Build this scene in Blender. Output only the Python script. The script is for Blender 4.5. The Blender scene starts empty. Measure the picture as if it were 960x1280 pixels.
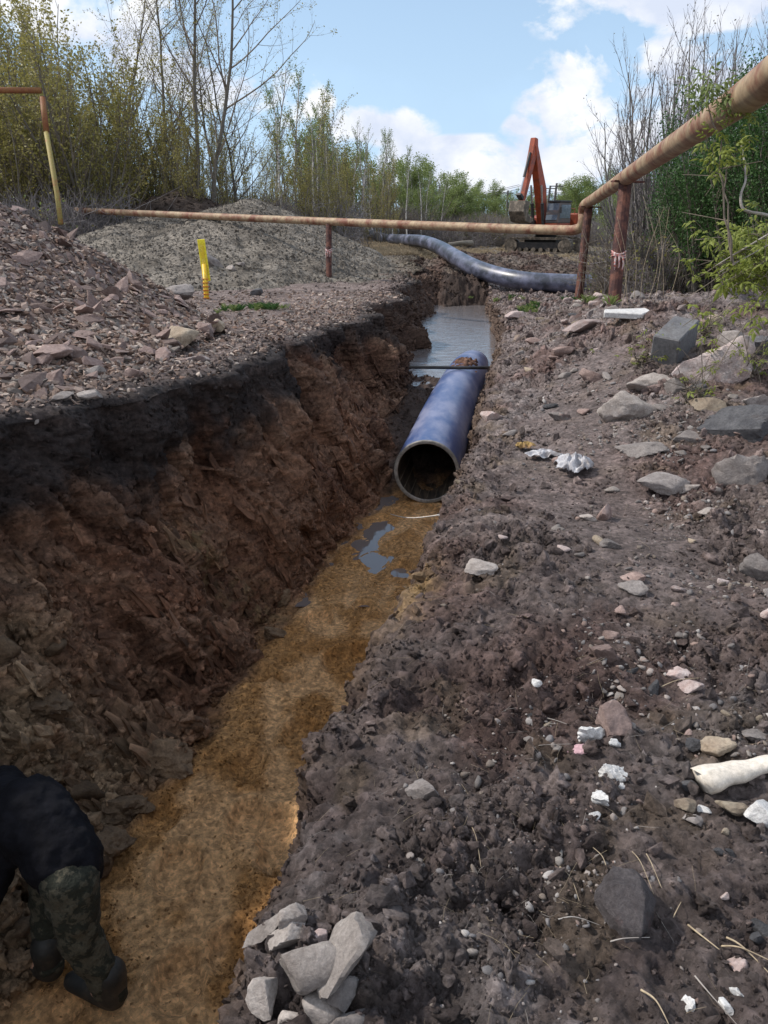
import bpy, bmesh, math, random
import numpy as np
from mathutils import Vector, Matrix, Euler
R = math.radians
S = bpy.context.scene
COL = S.collection
rng = np.random.default_rng(7)
random.seed(7)

# ------------------------------------------------------------------ camera
CAM = np.array([0.0, 0.0, 1.7]); FPX = 970.0; PITCH = R(20.6)
cd = bpy.data.cameras.new('camera'); cam = bpy.data.objects.new('camera', cd); COL.objects.link(cam)
cam.location = CAM; cam.rotation_euler = (R(90) - PITCH, 0, 0)
cd.sensor_fit = 'VERTICAL'; cd.sensor_height = 24; cd.lens = 24 * FPX / 1280
cd.clip_start = 0.05; cd.clip_end = 3000
S.camera = cam
S.render.resolution_x, S.render.resolution_y = 768, 1024
S.view_settings.view_transform = 'Standard'; S.view_settings.look = 'None'
S.view_settings.exposure = 0.30; S.view_settings.gamma = 1

# ------------------------------------------------------------------ sun and sky
SUN_EL, SUN_AZ = R(46), R(-72)          # azimuth from +Y towards +X
sd = Vector((math.sin(SUN_AZ) * math.cos(SUN_EL), math.cos(SUN_AZ) * math.cos(SUN_EL), math.sin(SUN_EL)))
sl = bpy.data.lights.new('sun', 'SUN'); sl.energy = 3.4; sl.angle = R(2.5); sl.color = (1, 0.93, 0.84)
so = bpy.data.objects.new('sun', sl); COL.objects.link(so)
so.rotation_euler = sd.to_track_quat('Z', 'Y').to_euler()

W = bpy.data.worlds.new('World'); S.world = W; W.use_nodes = True
nt = W.node_tree; nt.nodes.clear()
def WN(t, **k):
    n = nt.nodes.new(t)
    for a, b in k.items(): setattr(n, a, b)
    return n
def wmath(op, a, b=None, c=None, clamp=False):
    n = WN('ShaderNodeMath', operation=op, use_clamp=clamp)
    for i, v in enumerate((a, b, c)):
        if v is None: continue
        if isinstance(v, (int, float)): n.inputs[i].default_value = v
        else: nt.links.new(v, n.inputs[i])
    return n.outputs[0]
sky = WN('ShaderNodeTexSky', sky_type='NISHITA', sun_disc=False)
sky.sun_elevation = SUN_EL; sky.sun_rotation = SUN_AZ; sky.air_density = 1.0; sky.dust_density = 0.9; sky.ozone_density = 1.3
tc = WN('ShaderNodeTexCoord'); sep = WN('ShaderNodeSeparateXYZ'); nt.links.new(tc.outputs['Generated'], sep.inputs[0])
def pix_dir(px, py):
    d = np.array([px - 480, 0.0, 0.0]) + np.array([0, math.cos(PITCH), -math.sin(PITCH)]) * FPX \
        + np.array([0, math.sin(PITCH), math.cos(PITCH)]) * (640 - py)
    return d / np.linalg.norm(d)
def cloud_noise(scale, detail, dist, seed, zs=1.6):
    mp = WN('ShaderNodeMapping'); mp.inputs['Scale'].default_value = (1, 1, zs); mp.inputs['Location'].default_value = (seed, seed * .7, seed * .3)
    nt.links.new(tc.outputs['Generated'], mp.inputs[0])
    n = WN('ShaderNodeTexNoise'); n.inputs['Scale'].default_value = scale; n.inputs['Detail'].default_value = detail
    n.inputs['Roughness'].default_value = .58; n.inputs['Distortion'].default_value = dist
    nt.links.new(mp.outputs[0], n.inputs[0]); return n.outputs[0]
cn = cloud_noise(7, 9, .25, 3.1); cn2 = cloud_noise(2.2, 6, .1, 8.4)
# cloud banks stand at these headings of the real sky: (px, py) measured directions, angular half sizes
blobs = [(800, 130, .11, .065, 1.35), (840, 5, .13, .035, .9), (600, 208, .16, .028, 1.0), (470, 165, .06, .025, .7), (720, 212, .10, .026, .8),
         (240, 60, .13, .10, .75), (300, 5, .07, .02, .6), (395, 125, .02, .02, .8), (150, 40, .12, .07, .6), (660, 180, .03, .03, .8)]
acc = None
for (bx, by, wx, wz, amp) in blobs:
    d = pix_dir(bx, by); az = math.atan2(d[0], d[1]); el = math.asin(d[2])
    a = wmath('ARCTAN2', sep.outputs[0], sep.outputs[1])
    e = wmath('ARCSINE', sep.outputs[2])
    dx = wmath('DIVIDE', wmath('SUBTRACT', a, az), wx * 1.3); dz = wmath('DIVIDE', wmath('SUBTRACT', e, el), wz * 1.3)
    r2 = wmath('ADD', wmath('MULTIPLY', dx, dx), wmath('MULTIPLY', dz, dz))
    g = wmath('MULTIPLY', wmath('SUBTRACT', 1.0, r2, clamp=True), amp)
    acc = g if acc is None else wmath('MAXIMUM', acc, g)
# scattered cloud elsewhere in the sky (thin in the part that is clear in view)
away = wmath('MULTIPLY', wmath('SUBTRACT', .35, sep.outputs[1], clamp=True), 1.2)
el_hi = wmath('MULTIPLY', wmath('SUBTRACT', sep.outputs[2], .45, clamp=True), 1.4)
acc = wmath('MAXIMUM', acc, wmath('MAXIMUM', away, el_hi))
dens = wmath('ADD', wmath('MULTIPLY', acc, .62), wmath('MULTIPLY', wmath('SUBTRACT', cn, .5), 3.0))
cl = wmath('MULTIPLY', wmath('SUBTRACT', dens, .24), 4.5, clamp=True)
cl = wmath('MULTIPLY', cl, wmath('MULTIPLY', acc, 5, clamp=True))
thin = wmath('MULTIPLY', wmath('SUBTRACT', cn2, .42, clamp=True), .9, clamp=True)
hz = wmath('MULTIPLY', wmath('SUBTRACT', .30, sep.outputs[2], clamp=True), 1.3)
veil = wmath('ADD', wmath('ADD', thin, hz), .45, clamp=True)
mixv = WN('ShaderNodeMix', data_type='RGBA'); nt.links.new(veil, mixv.inputs[0]); nt.links.new(sky.outputs[0], mixv.inputs[6]); mixv.inputs[7].default_value = (4.8, 6.8, 9.2, 1)
shade = WN('ShaderNodeMix', data_type='RGBA'); nt.links.new(wmath('MULTIPLY', wmath('SUBTRACT', cloud_noise(9, 6, .3, 3.4), .38), 4, clamp=True), shade.inputs[0])
shade.inputs[6].default_value = (6.0, 6.6, 7.9, 1); shade.inputs[7].default_value = (8.7, 8.8, 9.0, 1)
mixc = WN('ShaderNodeMix', data_type='RGBA'); nt.links.new(cl, mixc.inputs[0]); nt.links.new(mixv.outputs[2], mixc.inputs[6]); nt.links.new(shade.outputs[2], mixc.inputs[7])
bg = WN('ShaderNodeBackground'); bg.inputs[1].default_value = 0.10; nt.links.new(mixc.outputs[2], bg.inputs[0])
wo = WN('ShaderNodeOutputWorld'); nt.links.new(bg.outputs[0], wo.inputs[0])

# ------------------------------------------------------------------ helpers
def tag(o, label=None, cat=None, group=None, kind=None):
    if label: o['label'] = label
    if cat: o['category'] = cat
    if group: o['group'] = group
    if kind: o['kind'] = kind
    return o
def empty(name, loc=(0, 0, 0), rot=(0, 0, 0)):
    o = bpy.data.objects.new(name, None); COL.objects.link(o); o.location = loc; o.rotation_euler = rot; o.empty_display_size = .1
    return o
def link(name, me, parent=None, loc=(0, 0, 0), rot=(0, 0, 0), scl=(1, 1, 1), col=None):
    o = bpy.data.objects.new(name, me)
    (COL if col is None else col).objects.link(o)
    o.location = loc; o.rotation_euler = rot; o.scale = scl
    if parent is not None: o.parent = parent
    return o
def np_mesh(name, V, F, mat=None, smooth=False):
    """V (n,3), F list of faces or an (m,k) array"""
    me = bpy.data.meshes.new(name)
    V = np.asarray(V, np.float32)
    if isinstance(F, np.ndarray):
        m, k = F.shape
        me.vertices.add(len(V)); me.vertices.foreach_set('co', V.ravel())
        me.loops.add(m * k); me.loops.foreach_set('vertex_index', F.astype(np.int32).ravel())
        me.polygons.add(m); me.polygons.foreach_set('loop_start', np.arange(0, m * k, k, dtype=np.int32))
        me.update(calc_edges=True); me.validate()
    else:
        me.from_pydata([tuple(map(float, v)) for v in V], [], F); me.update()
    if smooth: me.polygons.foreach_set('use_smooth', np.ones(len(me.polygons), bool))
    if mat: me.materials.append(mat)
    return me
def set_col(me, c):
    a = me.color_attributes.new('col', 'FLOAT_COLOR', 'POINT')
    a.data.foreach_set('color', np.concatenate([c, np.ones((len(c), 1))], 1).astype(np.float32).ravel())
class MB:
    """collects boxes, tubes, prisms"""
    def __init__(s): s.v = []; s.f = []
    def add(s, V, F):
        b = len(s.v); s.v += [tuple(map(float, p)) for p in V]; s.f += [[i + b for i in f] for f in F]; return s
    def box(s, c, d, rot=None, taper=1.0):
        P = []
        for z in (-1, 1):
            for x, y in ((-1, -1), (1, -1), (1, 1), (-1, 1)):
                t = taper if z > 0 else 1
                P.append(Vector((x * d[0] / 2 * t, y * d[1] / 2 * t, z * d[2] / 2)))
        if rot is not None:
            M = rot if isinstance(rot, Matrix) else Euler(rot).to_matrix(); P = [M @ p for p in P]
        P = [p + Vector(c) for p in P]
        return s.add(P, [[0, 3, 2, 1], [4, 5, 6, 7], [0, 1, 5, 4], [1, 2, 6, 5], [2, 3, 7, 6], [3, 0, 4, 7]])
    def tube(s, pts, r, n=8, cap=True):
        pts = [Vector(p) for p in pts]; m = len(pts)
        rr = [r] * m if isinstance(r, (int, float)) else r
        b = len(s.v); up = None
        for i, p in enumerate(pts):
            t = (pts[min(i + 1, m - 1)] - pts[max(i - 1, 0)]).normalized()
            if up is None:
                a = Vector((0, 0, 1)) if abs(t.z) < .9 else Vector((1, 0, 0)); up = t.cross(a).normalized()
            else:
                up = (up - t * up.dot(t)); up = up.normalized() if up.length > 1e-6 else t.orthogonal().normalized()
            w = t.cross(up)
            for k in range(n):
                q = 2 * math.pi * k / n
                s.v.append(tuple(p + (up * math.cos(q) + w * math.sin(q)) * rr[i]))
        for i in range(m - 1):
            for k in range(n):
                a = b + i * n + k; c = b + i * n + (k + 1) % n
                s.f.append([a, c, c + n, a + n])
        if cap:
            s.f.append([b + k for k in range(n)][::-1]); s.f.append([b + (m - 1) * n + k for k in range(n)])
        return s
    def prism(s, poly, axis_o, ux, uz, uy, w):
        """2-D outline poly in the (ux,uz) plane, thickness w along uy"""
        o = Vector(axis_o); ux = Vector(ux); uz = Vector(uz); uy = Vector(uy); n = len(poly); b = len(s.v)
        for sgn in (-.5, .5):
            for (a, c) in poly: s.v.append(tuple(o + ux * a + uz * c + uy * (w * sgn)))
        s.f.append([b + i for i in range(n)][::-1]); s.f.append([b + n + i for i in range(n)])
        for i in range(n):
            j = (i + 1) % n; s.f.append([b + i, b + j, b + n + j, b + n + i])
        return s
    def mesh(s, name, mat, smooth=False, bevel=0):
        me = bpy.data.meshes.new(name); me.from_pydata(s.v, [], s.f)
        if bevel:
            bm = bmesh.new(); bm.from_mesh(me)
            bmesh.ops.recalc_face_normals(bm, faces=bm.faces)
            bmesh.ops.bevel(bm, geom=bm.edges[:], offset=bevel, segments=1, affect='EDGES', clamp_overlap=True)
            bm.to_mesh(me); bm.free()
        if smooth: me.polygons.foreach_set('use_smooth', np.ones(len(me.polygons), bool))
        me.materials.append(mat); me.update()
        return me
    def build(s, name, mat, parent=None, smooth=False, bevel=0, **k):
        return link(name, s.mesh(name, mat, smooth, bevel), parent, **k)

# numpy noise ---------------------------------------------------------------
PERM = np.random.default_rng(11).integers(0, 256, 4096).astype(np.int32)
def _h(i, j, k, s):
    a = PERM[(i + s * 131) & 4095]; a = PERM[(a * 17 + j * 1 + s * 7) & 4095]; return PERM[(a * 13 + k + 57 * s) & 4095] + 0
GR3 = np.random.default_rng(3).normal(size=(256, 3)).astype(np.float32); GR3 /= np.linalg.norm(GR3, axis=1, keepdims=True)
def perlin(p, s=0):
    p = np.asarray(p, np.float32); f = np.floor(p); i = f.astype(np.int32); t = p - f; u = t * t * t * (t * (t * 6 - 15) + 10)
    out = 0
    for dx in (0, 1):
        wx = u[:, 0] if dx else 1 - u[:, 0]
        for dy in (0, 1):
            wy = u[:, 1] if dy else 1 - u[:, 1]
            for dz in (0, 1):
                wz = u[:, 2] if dz else 1 - u[:, 2]
                g = GR3[_h(i[:, 0] + dx, i[:, 1] + dy, i[:, 2] + dz, s) & 255]
                d = g[:, 0] * (t[:, 0] - dx) + g[:, 1] * (t[:, 1] - dy) + g[:, 2] * (t[:, 2] - dz)
                out = out + wx * wy * wz * d
    return out * 1.6
def fbm(p, o=4, s=0, gain=.5):
    p = np.asarray(p, np.float32); r = 0; a = 1.0
    for k in range(o): r = r + a * perlin(p * (2 ** k), s + k); a *= gain
    return r
FP = np.random.default_rng(5).random((4096, 3)).astype(np.float32)
def worley(p, s=0, jit=.9):
    """distance to the nearest and the gap to the second feature point, and a random value of the cell"""
    p = np.asarray(p, np.float32); f = np.floor(p); i = f.astype(np.int32); t = p - f
    d1 = np.full(len(p), 9., np.float32); d2 = d1.copy(); rid = np.zeros(len(p), np.float32)
    for dx in (-1, 0, 1):
        for dy in (-1, 0, 1):
            for dz in (-1, 0, 1):
                hh = (_h(i[:, 0] + dx, i[:, 1] + dy, i[:, 2] + dz, s) * 13 + (i[:, 0] + dx) * 7 + (i[:, 1] + dy) * 3 + (i[:, 2] + dz) * 31) & 4095
                q = FP[hh]
                e = np.stack([dx + (q[:, 0] - .5) * jit + .5 - t[:, 0], dy + (q[:, 1] - .5) * jit + .5 - t[:, 1], dz + (q[:, 2] - .5) * jit + .5 - t[:, 2]], 1)
                d = np.sqrt((e * e).sum(1)); m = d < d1
                d2 = np.where(m, d1, np.minimum(d2, d)); rid = np.where(m, FP[(hh * 7 + 3) & 4095, 0], rid); d1 = np.where(m, d, d1)
    return d1, d2 - d1, rid
def sm(a, b, x):
    t = np.clip((x - a) / (b - a), 0, 1); return t * t * (3 - 2 * t)
def lerp3(a, b, t): return np.asarray(a)[None, :] * (1 - t[:, None]) + np.asarray(b)[None, :] * t[:, None] if np.ndim(a) == 1 and np.ndim(b) == 1 else a * (1 - t[:, None]) + b * t[:, None]

# ------------------------------------------------------------------ materials
def mat_base(name):
    m = bpy.data.materials.new(name); m.use_nodes = True; t = m.node_tree; b = t.nodes['Principled BSDF']; return m, t, b
def soil_mat(name, attr_type='GEOMETRY', rough=.93, bump=1.0, fine=70, spec=.25, var=.6, wetattr=False):
    m, t, b = mat_base(name); N = t.nodes.new; L = t.links.new
    at = N('ShaderNodeAttribute'); at.attribute_name = 'col'; at.attribute_type = attr_type
    tcn = N('ShaderNodeTexCoord'); co = tcn.outputs['Object']
    n1 = N('ShaderNodeTexNoise'); n1.inputs['Scale'].default_value = fine * .35; n1.inputs['Detail'].default_value = 8; n1.inputs['Roughness'].default_value = .7; L(co, n1.inputs[0])
    n2 = N('ShaderNodeTexNoise'); n2.inputs['Scale'].default_value = fine; n2.inputs['Detail'].default_value = 10; n2.inputs['Roughness'].default_value = .85; L(co, n2.inputs[0])
    v = N('ShaderNodeTexVoronoi'); v.inputs['Scale'].default_value = fine * .7; L(co, v.inputs[0])
    mr = N('ShaderNodeMapRange'); mr.inputs[1].default_value = .3; mr.inputs[2].default_value = .7; mr.inputs[3].default_value = 1 - var; mr.inputs[4].default_value = 1 + var; L(n1.outputs[0], mr.inputs[0])
    # per-crumb tint from voronoi cells
    mr2 = N('ShaderNodeMapRange'); mr2.inputs[3].default_value = 1 - var * .45; mr2.inputs[4].default_value = 1 + var * .45
    sx = N('ShaderNodeSeparateColor'); L(v.outputs['Color'], sx.inputs[0]); L(sx.outputs[0], mr2.inputs[0])
    mm = N('ShaderNodeMath'); mm.operation = 'MULTIPLY'; L(mr.outputs[0], mm.inputs[0]); L(mr2.outputs[0], mm.inputs[1])
    vm = N('ShaderNodeVectorMath'); vm.operation = 'SCALE'; L(at.outputs['Color'], vm.inputs[0]); L(mm.outputs[0], vm.inputs['Scale'])
    L(vm.outputs[0], b.inputs['Base Color'])
    h = N('ShaderNodeMath'); h.operation = 'SUBTRACT'; L(n2.outputs[0], h.inputs[0])
    h2 = N('ShaderNodeMath'); h2.operation = 'MULTIPLY'; h2.inputs[1].default_value = .25; L(v.outputs['Distance'], h2.inputs[0]); L(h2.outputs[0], h.inputs[1])
    h3 = N('ShaderNodeMath'); h3.operation = 'ADD'; L(h.outputs[0], h3.inputs[0]); L(n1.outputs[0], h3.inputs[1])
    bp = N('ShaderNodeBump'); bp.inputs['Strength'].default_value = bump; bp.inputs['Distance'].default_value = .02; L(h3.outputs[0], bp.inputs['Height']); L(bp.outputs[0], b.inputs['Normal'])
    if wetattr:
        w = N('ShaderNodeAttribute'); w.attribute_name = 'wet'; w.attribute_type = 'GEOMETRY'
        r = N('ShaderNodeMapRange'); r.inputs[3].default_value = rough; r.inputs[4].default_value = .32; L(w.outputs['Fac'], r.inputs[0]); L(r.outputs[0], b.inputs['Roughness'])
    else: b.inputs['Roughness'].default_value = rough
    b.inputs['Specular IOR Level'].default_value = spec
    return m
def stone_mat(name, c1, c2, scale=9, bump=.5, rough=.85, spots=None, rnd=.35):
    m, t, b = mat_base(name); N = t.nodes.new; L = t.links.new
    tcn = N('ShaderNodeTexCoord'); co = tcn.outputs['Object']; oi = N('ShaderNodeObjectInfo')
    ad = N('ShaderNodeVectorMath'); ad.operation = 'ADD'; L(co, ad.inputs[0])
    cx = N('ShaderNodeCombineXYZ'); mk = N('ShaderNodeMath'); mk.operation = 'MULTIPLY'; mk.inputs[1].default_value = 37; L(oi.outputs['Random'], mk.inputs[0])
    for i in range(3): L(mk.outputs[0], cx.inputs[i])
    L(cx.outputs[0], ad.inputs[1]); co = ad.outputs[0]
    n1 = N('ShaderNodeTexNoise'); n1.inputs['Scale'].default_value = scale; n1.inputs['Detail'].default_value = 10; n1.inputs['Roughness'].default_value = .68; n1.inputs['Distortion'].default_value = .4; L(co, n1.inputs[0])
    n2 = N('ShaderNodeTexNoise'); n2.inputs['Scale'].default_value = scale * 7; n2.inputs['Detail'].default_value = 8; n2.inputs['Roughness'].default_value = .75; L(co, n2.inputs[0])
    r = N('ShaderNodeValToRGB'); r.color_ramp.elements[0].position = .32; r.color_ramp.elements[1].position = .68
    r.color_ramp.elements[0].color = (*c1, 1); r.color_ramp.elements[1].color = (*c2, 1); L(n1.outputs[0], r.inputs[0])
    g = N('ShaderNodeMapRange'); g.inputs[1].default_value = .3; g.inputs[2].default_value = .7; g.inputs[3].default_value = .62; g.inputs[4].default_value = 1.3; L(n2.outputs[0], g.inputs[0])
    g2 = N('ShaderNodeMapRange'); g2.inputs[3].default_value = 1 - rnd; g2.inputs[4].default_value = 1 + rnd * .7; L(oi.outputs['Random'], g2.inputs[0])
    mm = N('ShaderNodeMath'); mm.operation = 'MULTIPLY'; L(g.outputs[0], mm.inputs[0]); L(g2.outputs[0], mm.inputs[1])
    vm = N('ShaderNodeVectorMath'); vm.operation = 'SCALE'; L(r.outputs[0], vm.inputs[0]); L(mm.outputs[0], vm.inputs['Scale'])
    outc = vm.outputs[0]
    # soil dust and mud patches
    n3 = N('ShaderNodeTexNoise'); n3.inputs['Scale'].default_value = scale * .8; n3.inputs['Detail'].default_value = 7; n3.inputs['Roughness'].default_value = .7; L(co, n3.inputs[0])
    md = N('ShaderNodeMapRange'); md.inputs[1].default_value = .56; md.inputs[2].default_value = .72; md.inputs[4].default_value = .6; L(n3.outputs[0], md.inputs[0])
    mx = N('ShaderNodeMix'); mx.data_type = 'RGBA'; L(md.outputs[0], mx.inputs[0]); L(outc, mx.inputs[6]); mx.inputs[7].default_value = (*(spots or (.075, .058, .052)), 1)
    L(mx.outputs[2], b.inputs['Base Color'])
    s = N('ShaderNodeMath'); s.operation = 'ADD'; L(n2.outputs[0], s.inputs[0]); L(n1.outputs[0], s.inputs[1])
    bp = N('ShaderNodeBump'); bp.inputs['Strength'].default_value = bump; bp.inputs['Distance'].default_value = .02; L(s.outputs[0], bp.inputs['Height']); L(bp.outputs[0], b.inputs['Normal'])
    b.inputs['Roughness'].default_value = rough; b.inputs['Specular IOR Level'].default_value = .3
    return m
def paint_mat(name, c1, c2=None, scale=6, rough=.6, metal=0, bump=.15, lo=.45, hi=.6, stretch=(1, 1, 1), spec=.4):
    m, t, b = mat_base(name); N = t.nodes.new; L = t.links.new
    tcn = N('ShaderNodeTexCoord'); mp = N('ShaderNodeMapping'); mp.inputs['Scale'].default_value = stretch; L(tcn.outputs['Object'], mp.inputs[0]); co = mp.outputs[0]
    n1 = N('ShaderNodeTexNoise'); n1.inputs['Scale'].default_value = scale; n1.inputs['Detail'].default_value = 9; n1.inputs['Roughness'].default_value = .68; L(co, n1.inputs[0])
    n2 = N('ShaderNodeTexNoise'); n2.inputs['Scale'].default_value = scale * 6; n2.inputs['Detail'].default_value = 6; L(co, n2.inputs[0])
    r = N('ShaderNodeValToRGB'); r.color_ramp.elements[0].position = lo; r.color_ramp.elements[1].position = hi
    r.color_ramp.elements[0].color = (*c1, 1); r.color_ramp.elements[1].color = (*(c2 or c1), 1); L(n1.outputs[0], r.inputs[0])
    g = N('ShaderNodeMapRange'); g.inputs[1].default_value = .3; g.inputs[2].default_value = .7; g.inputs[3].default_value = .78; g.inputs[4].default_value = 1.2; L(n2.outputs[0], g.inputs[0])
    vm = N('ShaderNodeVectorMath'); vm.operation = 'SCALE'; L(r.outputs[0], vm.inputs[0]); L(g.outputs[0], vm.inputs['Scale']); L(vm.outputs[0], b.inputs['Base Color'])
    bp = N('ShaderNodeBump'); bp.inputs['Strength'].default_value = bump; bp.inputs['Distance'].default_value = .01; L(n2.outputs[0], bp.inputs['Height']); L(bp.outputs[0], b.inputs['Normal'])
    b.inputs['Roughness'].default_value = rough; b.inputs['Metallic'].default_value = metal; b.inputs['Specular IOR Level'].default_value = spec
    return m
def leaf_mat(name, c1, c2, trans=.35):
    m, t, b = mat_base(name); N = t.nodes.new; L = t.links.new
    g = N('ShaderNodeNewGeometry'); tcn = N('ShaderNodeTexCoord')
    n = N('ShaderNodeTexNoise'); n.inputs['Scale'].default_value = 1.3; n.inputs['Detail'].default_value = 3; L(tcn.outputs['Object'], n.inputs[0])
    ad = N('ShaderNodeMath'); ad.operation = 'ADD'; L(n.outputs[0], ad.inputs[0])
    h = N('ShaderNodeMath'); h.operation = 'MULTIPLY_ADD'; h.inputs[1].default_value = .5; h.inputs[2].default_value = -.25; L(g.outputs['Random Per Island'], h.inputs[0]); L(h.outputs[0], ad.inputs[1])
    mx = N('ShaderNodeMix'); mx.data_type = 'RGBA'; mr = N('ShaderNodeMapRange'); mr.inputs[1].default_value = .25; mr.inputs[2].default_value = .75; L(ad.outputs[0], mr.inputs[0]); L(mr.outputs[0], mx.inputs[0])
    mx.inputs[6].default_value = (*c1, 1); mx.inputs[7].default_value = (*c2, 1); L(mx.outputs[2], b.inputs['Base Color'])
    b.inputs['Roughness'].default_value = .55; b.inputs['Specular IOR Level'].default_value = .3
    tr = N('ShaderNodeBsdfTranslucent'); L(mx.outputs[2], tr.inputs[0]); ms = N('ShaderNodeMixShader'); ms.inputs[0].default_value = trans
    L(b.outputs[0], ms.inputs[1]); L(tr.outputs[0], ms.inputs[2]); L(ms.outputs[0], t.nodes['Material Output'].inputs[0])
    return m
M_soil = soil_mat('soil', wetattr=True)
M_clod = soil_mat('clods', attr_type='INSTANCER', fine=6, bump=1.0)
M_heap = soil_mat('heap_soil', fine=30, bump=.8)
M_pale = stone_mat('pale_stone', (.24, .205, .185), (.45, .405, .375), scale=12)
M_grey = stone_mat('grey_stone', (.17, .148, .14), (.32, .288, .272), scale=12)
M_pink = stone_mat('pink_stone', (.32, .22, .20), (.52, .46, .44), scale=14, spots=(.24, .17, .155))
M_tan = stone_mat('tan_stone', (.24, .18, .13), (.42, .36, .28))
M_dark = stone_mat('dark_stone', (.075, .064, .066), (.16, .142, .145), scale=14, bump=1., spots=(.15, .065, .055), rnd=.05)
M_slate = stone_mat('slate', (.06, .06, .068), (.16, .158, .165), bump=1.)
M_white = stone_mat('white_plaster', (.50, .49, .48), (.74, .73, .72), scale=20, spots=(.2, .17, .15), rnd=.12)
M_pinkchip = stone_mat('pink_plaster', (.50, .30, .33), (.62, .42, .45), scale=15, spots=(.3, .2, .2), rnd=.1)
M_shard = stone_mat('shale_shards', (.17, .115, .10), (.34, .255, .23), scale=10, rnd=.55, spots=(.09, .055, .05))
M_clay = stone_mat('clay_lumps', (.12, .08, .052), (.27, .185, .115), scale=12, bump=.9, spots=(.05, .035, .03))
M_quartz = stone_mat('quartz_boulder', (.50, .37, .35), (.74, .67, .65), scale=10, bump=1., spots=(.36, .27, .25), rnd=.05)
M_conc = stone_mat('concrete', (.11, .11, .12), (.18, .18, .185), scale=5, bump=.25, rnd=.1)

# ------------------------------------------------------------------ terrain
CY = np.array([-10, 1.2, 2, 3, 3.8, 4.8, 5.8, 8, 11, 13.8, 18, 24, 30.]); CX = np.array([-2.6, -1.14, -.98, -.76, -.6, -.34, -.07, .44, .95, 1.43, 1.92, 2.5, 2.9])
def cen(y): return np.interp(y, CY, CX)
def GL(x, y):
    z = np.interp(y, [-30, -5, 2, 5, 8, 12, 16, 20, 26, 32, 45, 60, 80, 120, 900], [.3, .55, .72, .7, .58, .4, .2, .08, .10, .28, .32, .35, .5, .9, 1])
    return z
def GRt(x, y, d):
    z = np.interp(y, [-30, -5, 5, 10, 16, 19, 23, 30, 35, 50, 80, 120, 900], [0, 0, 0, .05, .0, -.12, -.42, -.42, -.35, -.55, -.2, .5, 1])
    b = np.interp(y, [4.5, 7, 10, 13, 15.5, 18, 20], [0, .3, .6, .48, .24, .06, 0])
    z = z + b * sm(.1, 1.9, d)
    z = z + .16 * sm(1.2, 3.2, x) * sm(-2, 3, y) * (1 - sm(9, 14, y))
    return z
ys = [-25, -18, -13, -9, -6.5, -4.5, -3.2, -2.4, -1.8, -1.3, -.9, -.5, -.2, .1, .3, .5, .65, .8, .9]
y = .98
while y < 62: ys.append(y); y += max(.0115, .0058 * y)
while y < 900: ys.append(y); y *= 1.07
ys = np.array(ys); NR = len(ys)
dl = [0]; s = .014
while dl[-1] < 700:
    dl.append(dl[-1] + s)
    if dl[-1] > .5: s *= 1.022 if dl[-1] < 9 else 1.25
dl = np.array(dl); dr = [0]; s = .013
while dr[-1] < 700:
    dr.append(dr[-1] + s)
    if dr[-1] > 1.6: s *= 1.017 if dr[-1] < 9 else 1.25
dr = np.array(dr)
n1, n2, n3 = 175, 62, 60
wob = lambda seed, sc, amp: amp * fbm(np.stack([ys * sc, np.full(NR, 3.3 * seed), np.zeros(NR)], 1), 4, seed)
rL = -1.47 + wob(1, .9, .30) + .14 * np.sin(ys * 1.15 + 1) * sm(1, 3, ys); fL = -.56 + wob(2, 1.1, .10) + wob(3, 5, .03)
fR = .60 + wob(4, 1, .05); rR = .70 + wob(5, 1.4, .07) + .02
rR = rR + np.interp(ys, [1, 1.6, 2.4, 5, 20, 24], [.06, .03, .0, .02, -.08, -.02]); rL = rL + np.interp(ys, [1, 2.5, 4.5, 8, 12, 20], [-.1, -.1, .10, .26, .0, -.22]); fL = fL - .22 * sm(9, 10.5, ys)
kd = sm(-4.2, -3, ys) * (1 - sm(23.4, 26.6, ys))
cy = cen(ys)
zl = GL(cy + rL, ys); zr = GRt(cy + rR, ys, np.zeros(NR))
zfl = np.interp(ys, [-5, 8.2, 9.0, 10, 12, 13.2, 14.5, 30], [-1.2, -1.2, -.95, -.78, -.74, -.85, -1.35, -1.3])
P = []; REG = []; SS = []
def addseg(X, Z, reg, s_):
    P.append(np.stack([X, np.repeat(ys[:, None], X.shape[1], 1), Z], 2)); REG.append(np.full(X.shape, reg)); SS.append(np.broadcast_to(s_, X.shape))
# left bank (far to near rim)
d = dl[::-1]; X = (cy + rL)[:, None] - d[None, :]; Y = np.repeat(ys[:, None], len(d), 1); Z = GL(X, Y); Z = Z - .05 * np.exp(-d[None, :] / .12) * kd[:, None]
addseg(X, Z, 0, np.clip(d / 10, 0, 1)[None, :])
t = np.linspace(0, 1, n1 + 2)[1:-1]
fu = np.interp(t, [0, .12, .45, .8, 1], [0, .05, .40, .86, 1]); fz = np.interp(t, [0, .12, .45, .8, 1], [0, .14, .55, .90, 1])
zf = zfl * kd + (1 - kd) * (zl * .5 + zr * .5)
topL = zl - .05 * kd
bul = .20 * np.sin(math.pi * t)[None, :] * fbm(np.stack([np.repeat(ys * .8, n1), np.tile(t * 1.1, NR), np.zeros(NR * n1)], 1), 3, 21).reshape(NR, n1)
X = (cy + rL)[:, None] + (fL - rL)[:, None] * fu[None, :] + bul * 1.6; Z = topL[:, None] + (zf - topL)[:, None] * fz[None, :]
addseg(X, Z, 1, t[None, :])
t = np.linspace(0, 1, n2); X = (cy + fL)[:, None] + (fR - fL)[:, None] * t[None, :]; Z = zf[:, None] + 0 * X
addseg(X, Z, 2, t[None, :])
t = np.linspace(0, 1, n3 + 2)[1:-1]; fu = np.interp(t, [0, .7, 1], [0, .55, 1]); fz = np.interp(t, [0, .7, 1], [0, .86, 1])
topR = zr - .10 * kd
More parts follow.
